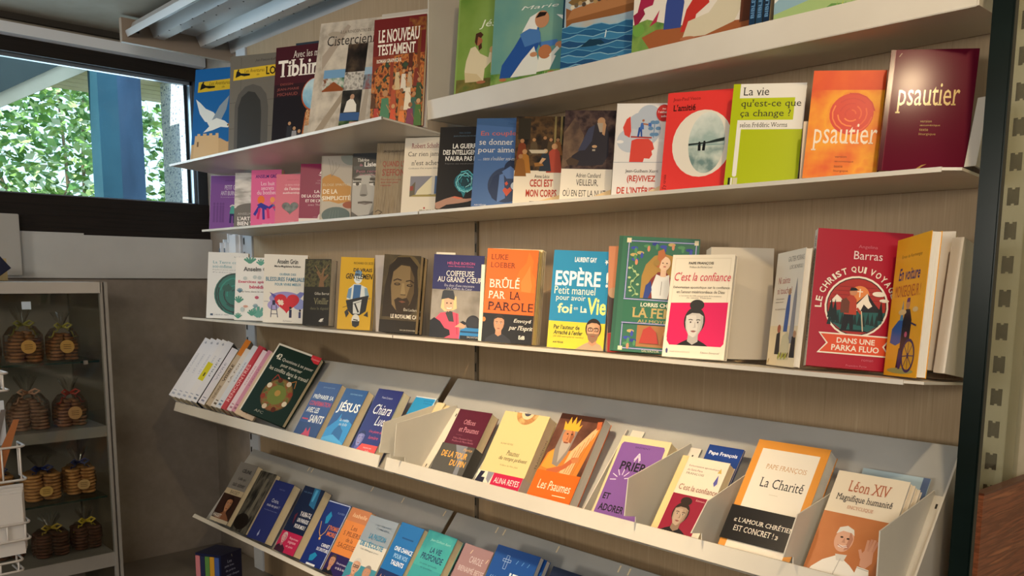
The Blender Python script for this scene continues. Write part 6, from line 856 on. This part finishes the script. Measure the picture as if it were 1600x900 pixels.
CELLO = clear('cellophane', 'f8f7f4', .07, .14)
def bag(x, y, z, wd, ht, c1, c2, rib, tagc, lab, stack2=True, shape='round'):
    r = empty('biscuit_bag', (x, y, z)); tag(r, lab, 'biscuits', 'cellophane bags of biscuits')
    m1 = noisy('biscuit_' + c1, [c1, c2], 60, rough=.8)
    mb = MB(); rnd = random.Random(int(abs(y * 1000) + z * 77)); n = int(ht * .62 / .0105)
    for sx in (-1, 1):
        cols = 2 if shape == 'round' else 1
        for k in range(n):
            hgt = .006 + k * .0105
            ww = wd * .245 * (1 - .0 * k)
            if shape == 'house' and hgt > ht * .36: ww *= max(.25, 1 - (hgt - ht * .36) / (ht * .34))
            jx, jy = rnd.uniform(-.002, .002), rnd.uniform(-.002, .002)
            mb.lathe([(ww * .9, -.0042), (ww, -.001), (ww, .0015), (ww * .85, .0045)], (jx, sx * (wd * .25 if shape != 'house' else min(wd * .25, ww)) + jy, hgt), m1, seg=14)
            if ht > .1: mb.lathe([(ww * .9, -.0042), (ww, -.001), (ww, .0015), (ww * .85, .0045)], (-wd * .42 + jx, sx * (wd * .25 if shape != 'house' else min(wd * .25, ww)) + jy, hgt), m1, seg=10)
    mb.build('biscuits', r)
    mb = MB(); prof = [(wd * .50, 0), (wd * .56, ht * .2), (wd * .54, ht * .5), (wd * .36, ht * .66), (wd * .07, ht * .72), (wd * .16, ht * .82), (wd * .3, ht * .97), (wd * .33, ht)]
    i = mb.mi(CELLO); rings = []
    for rr, zz in prof:
        rings.append([mb.bm.verts.new(((rr * cos(2 * pi * j / 26)) * .9 - wd * .2, rr * sin(2 * pi * j / 26) * (1 + .1 * sin(j * 2.3)), zz + (.008 * sin(j * 3.1 + y * 40) if zz > ht * .75 else 0))) for j in range(26)])
    for A1, B1 in zip(rings, rings[1:]):
        for j in range(26): f = mb.bm.faces.new([A1[j], A1[(j + 1) % 26], B1[(j + 1) % 26], B1[j]]); f.material_index = i
    mb.build('cellophane', r)
    mb = MB(); rm = mat(rib, .35, 0, .6); zc = ht * .70
    mb.tube([(wd * .1 * cos(a) - wd * .2, wd * .1 * sin(a), zc) for a in [2 * pi * j / 12 for j in range(12)]], .0028, rm, closed=True, seg=6)
    for s_ in (-1, 1):
        mb.tube([(wd * -.1, 0, zc), (wd * .02, s_ * wd * .18, zc + .012), (wd * .06, s_ * wd * .3, zc + .006), (wd * .02, s_ * wd * .16, zc - .004), (wd * -.08, 0, zc)], .0035, rm, seg=6)
        mb.tube([(wd * -.05 + .006 * sin(j * 1.4), s_ * (wd * .1 + .0035 * j), zc - .004 * j + .005 * cos(j * 1.4)) for j in range(10)], .0022, rm, seg=5)
    mb.build('ribbon', r)
    if tagc:
        mb = MB(); tm = mat(tagc, .7); pts = [(wd * .34, wd * .02 + .021 * cos(a), ht * .3 + .021 * sin(a)) for a in [2 * pi * j / 20 for j in range(20)]]
        if shape != 'house': pts = [(wd * .34, wd * .0 + .022 * cos(a) * (1 if abs(cos(a)) < .8 else .9), ht * .24 + .016 * sin(a)) for a in [2 * pi * j / 20 for j in range(20)]]
        mb.prism(pts, (.0012, 0, 0), tm); dk_ = mat('6a4a24', .7); cz = sum(p[2] for p in pts) / 20; cy = sum(p[1] for p in pts) / 20
        for q in (-1, 0, 1): mb.box((wd * .34 + .0012, cy - .011, cz + q * .006 - .0008), (wd * .34 + .0015, cy + .011, cz + q * .006 + .0008), dk_)
        mb.build('paper_tag', r, recalc=True)
    return r
BX = XC - .085
bag(BX, -.715, 1.2355, .095, .165, 'b07a50', '80563a', '8f8a3c', 'e0aa58', 'brown biscuit bag with olive ribbon and round tag, left on the top glass shelf', shape='house')
bag(BX, -.605, 1.2355, .085, .150, 'a87248', '7a5036', 'a8a046', 'd2a258', 'brown biscuit bag with pale green ribbon, right on the top glass shelf', shape='house')
bag(BX - .02, -.822, 1.2355, .085, .150, 'a87248', '7a5036', '8f8a3c', None, 'brown biscuit bag at the left edge of the top glass shelf', shape='house')
bag(BX, -.715, 1.0245, .105, .165, 'b48a70', '8a6450', 'c89a80', None, 'biscuit bag with a pinkish tie, left below the top glass shelf', shape='house')
bag(BX, -.595, 1.0245, .090, .150, 'ac7a58', '825840', 'a83a2c', 'c89a64', 'biscuit bag with a red ribbon, right below the top glass shelf', shape='house')
bag(BX - .01, -.690, .7955, .105, .140, 'dca468', 'b8824c', '1d2a6a', 'e8bc68', 'golden biscuit bag with navy ribbon and tag, left on the lower glass shelf')
bag(BX - .02, -.575, .7955, .090, .145, 'dca468', 'b8824c', '1d2a6a', 'd8b078', 'golden biscuit bag with navy ribbon, right on the lower glass shelf')
bag(BX - .06, -.802, .7955, .085, .140, 'd09a60', 'b07a48', '1d2a6a', None, 'golden biscuit bag furthest left on the lower glass shelf')
bag(BX - .01, -.674, .6075, .098, .130, '6f4634', '523226', 'c8ac34', None, 'dark chocolate biscuit bag with curled yellow ribbon, left on the bottom shelf')
bag(BX - .02, -.565, .6075, .085, .130, '6f4634', '523226', 'd8c02c', None, 'dark chocolate biscuit bag with bright yellow ribbon, right on the bottom shelf')
bag(BX - .07, -.782, .6075, .085, .125, '6f4634', '523226', 'c8ac34', None, 'dark chocolate biscuit bag furthest left on the bottom shelf')

# things standing on the cabinet at the photo's left edge
_T = Matrix.Translation((-1.235, -.798, 1.4835 + .062 * sin(radians(38)) * 0)) @ Matrix.Rotation(radians(88), 4, 'Z') @ Matrix.Rotation(radians(-38), 4, 'Y')
book('old_book', 'dark blue book leaning on top of the glass cabinet at the left edge', None, (0, 0, 0, 0, 0, 0, .062, .05), .030, '24283f', [('r', 0, 0, 1, .04, '1a1d30')], M=_T, lift=0)
book('card_box', 'small cream card box behind the leaning dark blue book on the cabinet', None, (-1.36, -.79, 1.482, 88, 5, 0, .06, .07), .02, 'b8a274', [('c', .7, .6, .18, 1, '8f7a50')], cat='box')

# white wire card rack in the left foreground
root = empty('wire_card_rack', (-.62, -1.02, 0)); O = root.location; tag(root, 'white wire card rack cut by the left edge of the photo', 'card rack')
WW = mat('d8d2cc', .35)
mb = MB(); mb.tube([(0, -.06, 0), (0, -.06, 1.5)], .008, WW); mb.tube([(.18 * cos(a), -.06 + .18 * sin(a), .012) for a in [2 * pi * j / 24 for j in range(24)]], .008, WW, closed=True); mb.tube([(-.18, -.06, .012), (.18, -.06, .012)], .006, WW); mb.tube([(0, -.24, .012), (0, .12, .012)], .006, WW); mb.build('stand', root)
def rloop(z0, z1, y1, y0=-.16, x=.03, nm='wire_pocket'):
    mb = MB()
    for zz in (z0, z1):
        mb.tube([(x - .07, y0, zz), (x, y0, zz), (x, y1 - .012, zz), (x - .004, y1 - .004, zz), (x - .012, y1, zz), (x - .07, y1, zz)], .0028, WW, seg=6)
    for yy in (y1 - .002, y1 - .04, y1 - .08): mb.tube([(x - .002, yy - .01, z1), (x - .002, yy - .01, z0)] + ([(x - .06, yy - .01, z0)] if z0 < .82 else []), .0022, WW, seg=6)
    mb.tube([(x - .07, y1, z1), (x - .07, y1, z0)], .0026, WW, seg=6); mb.tube([(x - .07, -.06, z1), (-.002, -.06, z1)], .003, WW, seg=6)
    mb.build(nm, root)
rloop(1.235, 1.275, .094); rloop(1.02, 1.10, .118); rloop(.875, .915, .118); rloop(.80, .825, .098)
CW = mat('dad6d2', .6)
def card(name, lab, a, b, c): mb = MB(); mb.box(a, b, c); return tag(mb.build(name), lab, 'card', 'cards in the wire rack')
for k in range(4):
    card('greeting_card', ('front', 'second', 'third', 'rear')[k] + ' white card of the stack in the lower pocket of the wire rack', (-.613 - .006 * k, -1.05, .835 + .004 * k), (-.610 - .006 * k, -.912 + .003 * k, .985 + .006 * k), CW)
card('greeting_card', 'white card standing in the upper pocket of the wire rack', (-.612, -1.05, 1.105), (-.607, -.936, 1.21), mat('ccd4de', .6))
mb = MB(); mb.prism([(-.597, -.985, 1.03), (-.597, -.955, 1.03), (-.594, -.910, 1.165), (-.594, -.922, 1.165)], (.002, 0, 0), mat('a8683c', .5))
tag(mb.build('greeting_card', recalc=True), 'brownish printed card tilting out of the middle wire pocket', 'card')
mb = MB(); mb.prism([(-.603, -1.0, 1.03), (-.603, -.975, 1.03), (-.599, -.935, 1.19), (-.599, -.945, 1.19)], (.002, 0, 0), mat('6f6a68', .5))
tag(mb.build('greeting_card', recalc=True), 'dark grey card leaning behind the brownish card in the wire rack', 'card')

# ------------------------------------------------------------------ outside the window
slab('outside_ground', (-12, -8, -.2), (-1.95, 8, -.02), noisy('soil', ['4a4a34', '5a5a3c', '3f4a2c'], 3))
BLUE = noisy('blue_grey_post', ['2f4866', '283e58', '3a5674'], 5, (1, 1, .3), rough=.6)
mb = MB(); mb.box((-2.62, -.05, 0), (-2.5, .035, 2.46), noisy('teal_post', ['2a5468', '346074'], 5)); mb.box((-2.64, .035, 0), (-2.5, .14, 2.46), BLUE)
o = mb.build('outside_post'); tag(o, 'blue grey square post outside the window', 'post')
mb = MB(); mb.box((-2.75, .33, 0), (-2.45, .62, 2.6), noisy('pebbledash', ['5f7896', 'e4ecf6', 'ffffff', 'b4c6de'], 70, rough=.9, lohi=(.35, .65)))
struct(mb.build('outside_pillar'))
root = empty('soffit', (-2.8, .25, 2.4)); struct(root)
mb = MB()
for k in range(6): mb.box((.19 - .1 * (k + 1), -.9, .04), (.19 - .1 * k - .012, 1.2, .06), noisy('cream_board', ['ecdcbc', 'f6e8cc'], 6, (1, 1, 8)))
mb.build('boards', root)
mb = MB(); mb.box((-.42, -.9, .061), (.19, 1.2, .2), mat('3a3026', .8)); mb.build('backing', root)
mb = MB(); mb.prism([(-2.6, -.95, 1.90), (-2.6, -.95, 1.945), (-2.6, -.06, 2.49), (-2.6, .0, 2.49), (-2.6, .0, 2.45)], (-.08, 0, 0), noisy('pale_beam', ['d8ccb4', 'e6dac2'], 7))
struct(mb.build('outside_beam', recalc=True))
mb = MB(); mb.prism([(-2.58, -1.6, 1.53), (-2.58, -.06, 2.49), (-2.58, -1.6, 2.49)], (-1.0, 0, 0), noisy('dark_roof_lining', ['3a4648', '465254'], 4)); struct(mb.build('outside_roof', recalc=True))
LEAF = [noisy('leaf_' + a, [a, b], 12, rough=.45, spec=.4) for a, b in (('6a9440', '88ac58'), ('4a7838', '62904a'), ('a0bc74', 'bcd094'), ('ccdab4', 'e0e8d0'))]
def shrub(c, r, n, lab, seed):
    rd = random.Random(seed); root = empty('garden_shrub', (c[0], c[1], 0)); tag(root, lab, 'shrub', 'shrubs outside the window')
    mb = MB()
    for k in range(n):
        a, b, q = rd.uniform(0, 2 * pi), rd.uniform(-1, 1), rd.uniform(.55, 1) ** .5
        s_ = math.sqrt(1 - b * b); p = Vector((r[0] * q * s_ * cos(a), r[1] * q * s_ * sin(a), c[2] + r[2] * q * b))
        if p.z < .05: continue
        sz = rd.uniform(.045, .09) * (1.5 if r[1] > 2 else 1); d1 = Vector((rd.uniform(-1, 1), rd.uniform(-1, 1), rd.uniform(-.5, .6))).normalized(); d2 = d1.cross(Vector((rd.uniform(-1, 1), rd.uniform(-1, 1), rd.uniform(-1, 1)))).normalized()
        mb.poly([p, p + sz * .55 * d1 + sz * .32 * d2, p + sz * 1.2 * d1, p + sz * .55 * d1 - sz * .32 * d2], LEAF[rd.choice((0, 0, 1, 1, 2, 2, 3))])
    mb.build('foliage', root)['kind'] = 'stuff'
    mb = MB(); bk = noisy('bark', ['6a5a44', '8a7a60'], 9)
    for k in range(9):
        e = Vector((rd.uniform(-.7, .7) * r[0], rd.uniform(-.8, .8) * r[1], c[2] + rd.uniform(-.1, .8) * r[2])); m_ = e * .5 + Vector((rd.uniform(-.2, .2), rd.uniform(-.2, .2), .2)); m_.z = e.z * .6
        mb.tube([(rd.uniform(-.1, .1), rd.uniform(-.1, .1), 0), m_, e], .03, bk, seg=6, taper=[1, .6, .2])
    mb.build('branches', root)
shrub((-5.6, .0, 2.3), (1.0, 1.25, 1.5), 6500, 'pale green leafy shrub outside, left of the blue post', 3)
shrub((-5.2, 2.3, 2.2), (1.0, 1.05, 1.5), 5200, 'leafy shrub seen outside between the post and the speckled pillar', 5)
shrub((-8.0, 1.6, 3.0), (1.3, 3.0, 2.6), 15000, 'taller leafy tree filling the view behind the shrubs outside', 9)
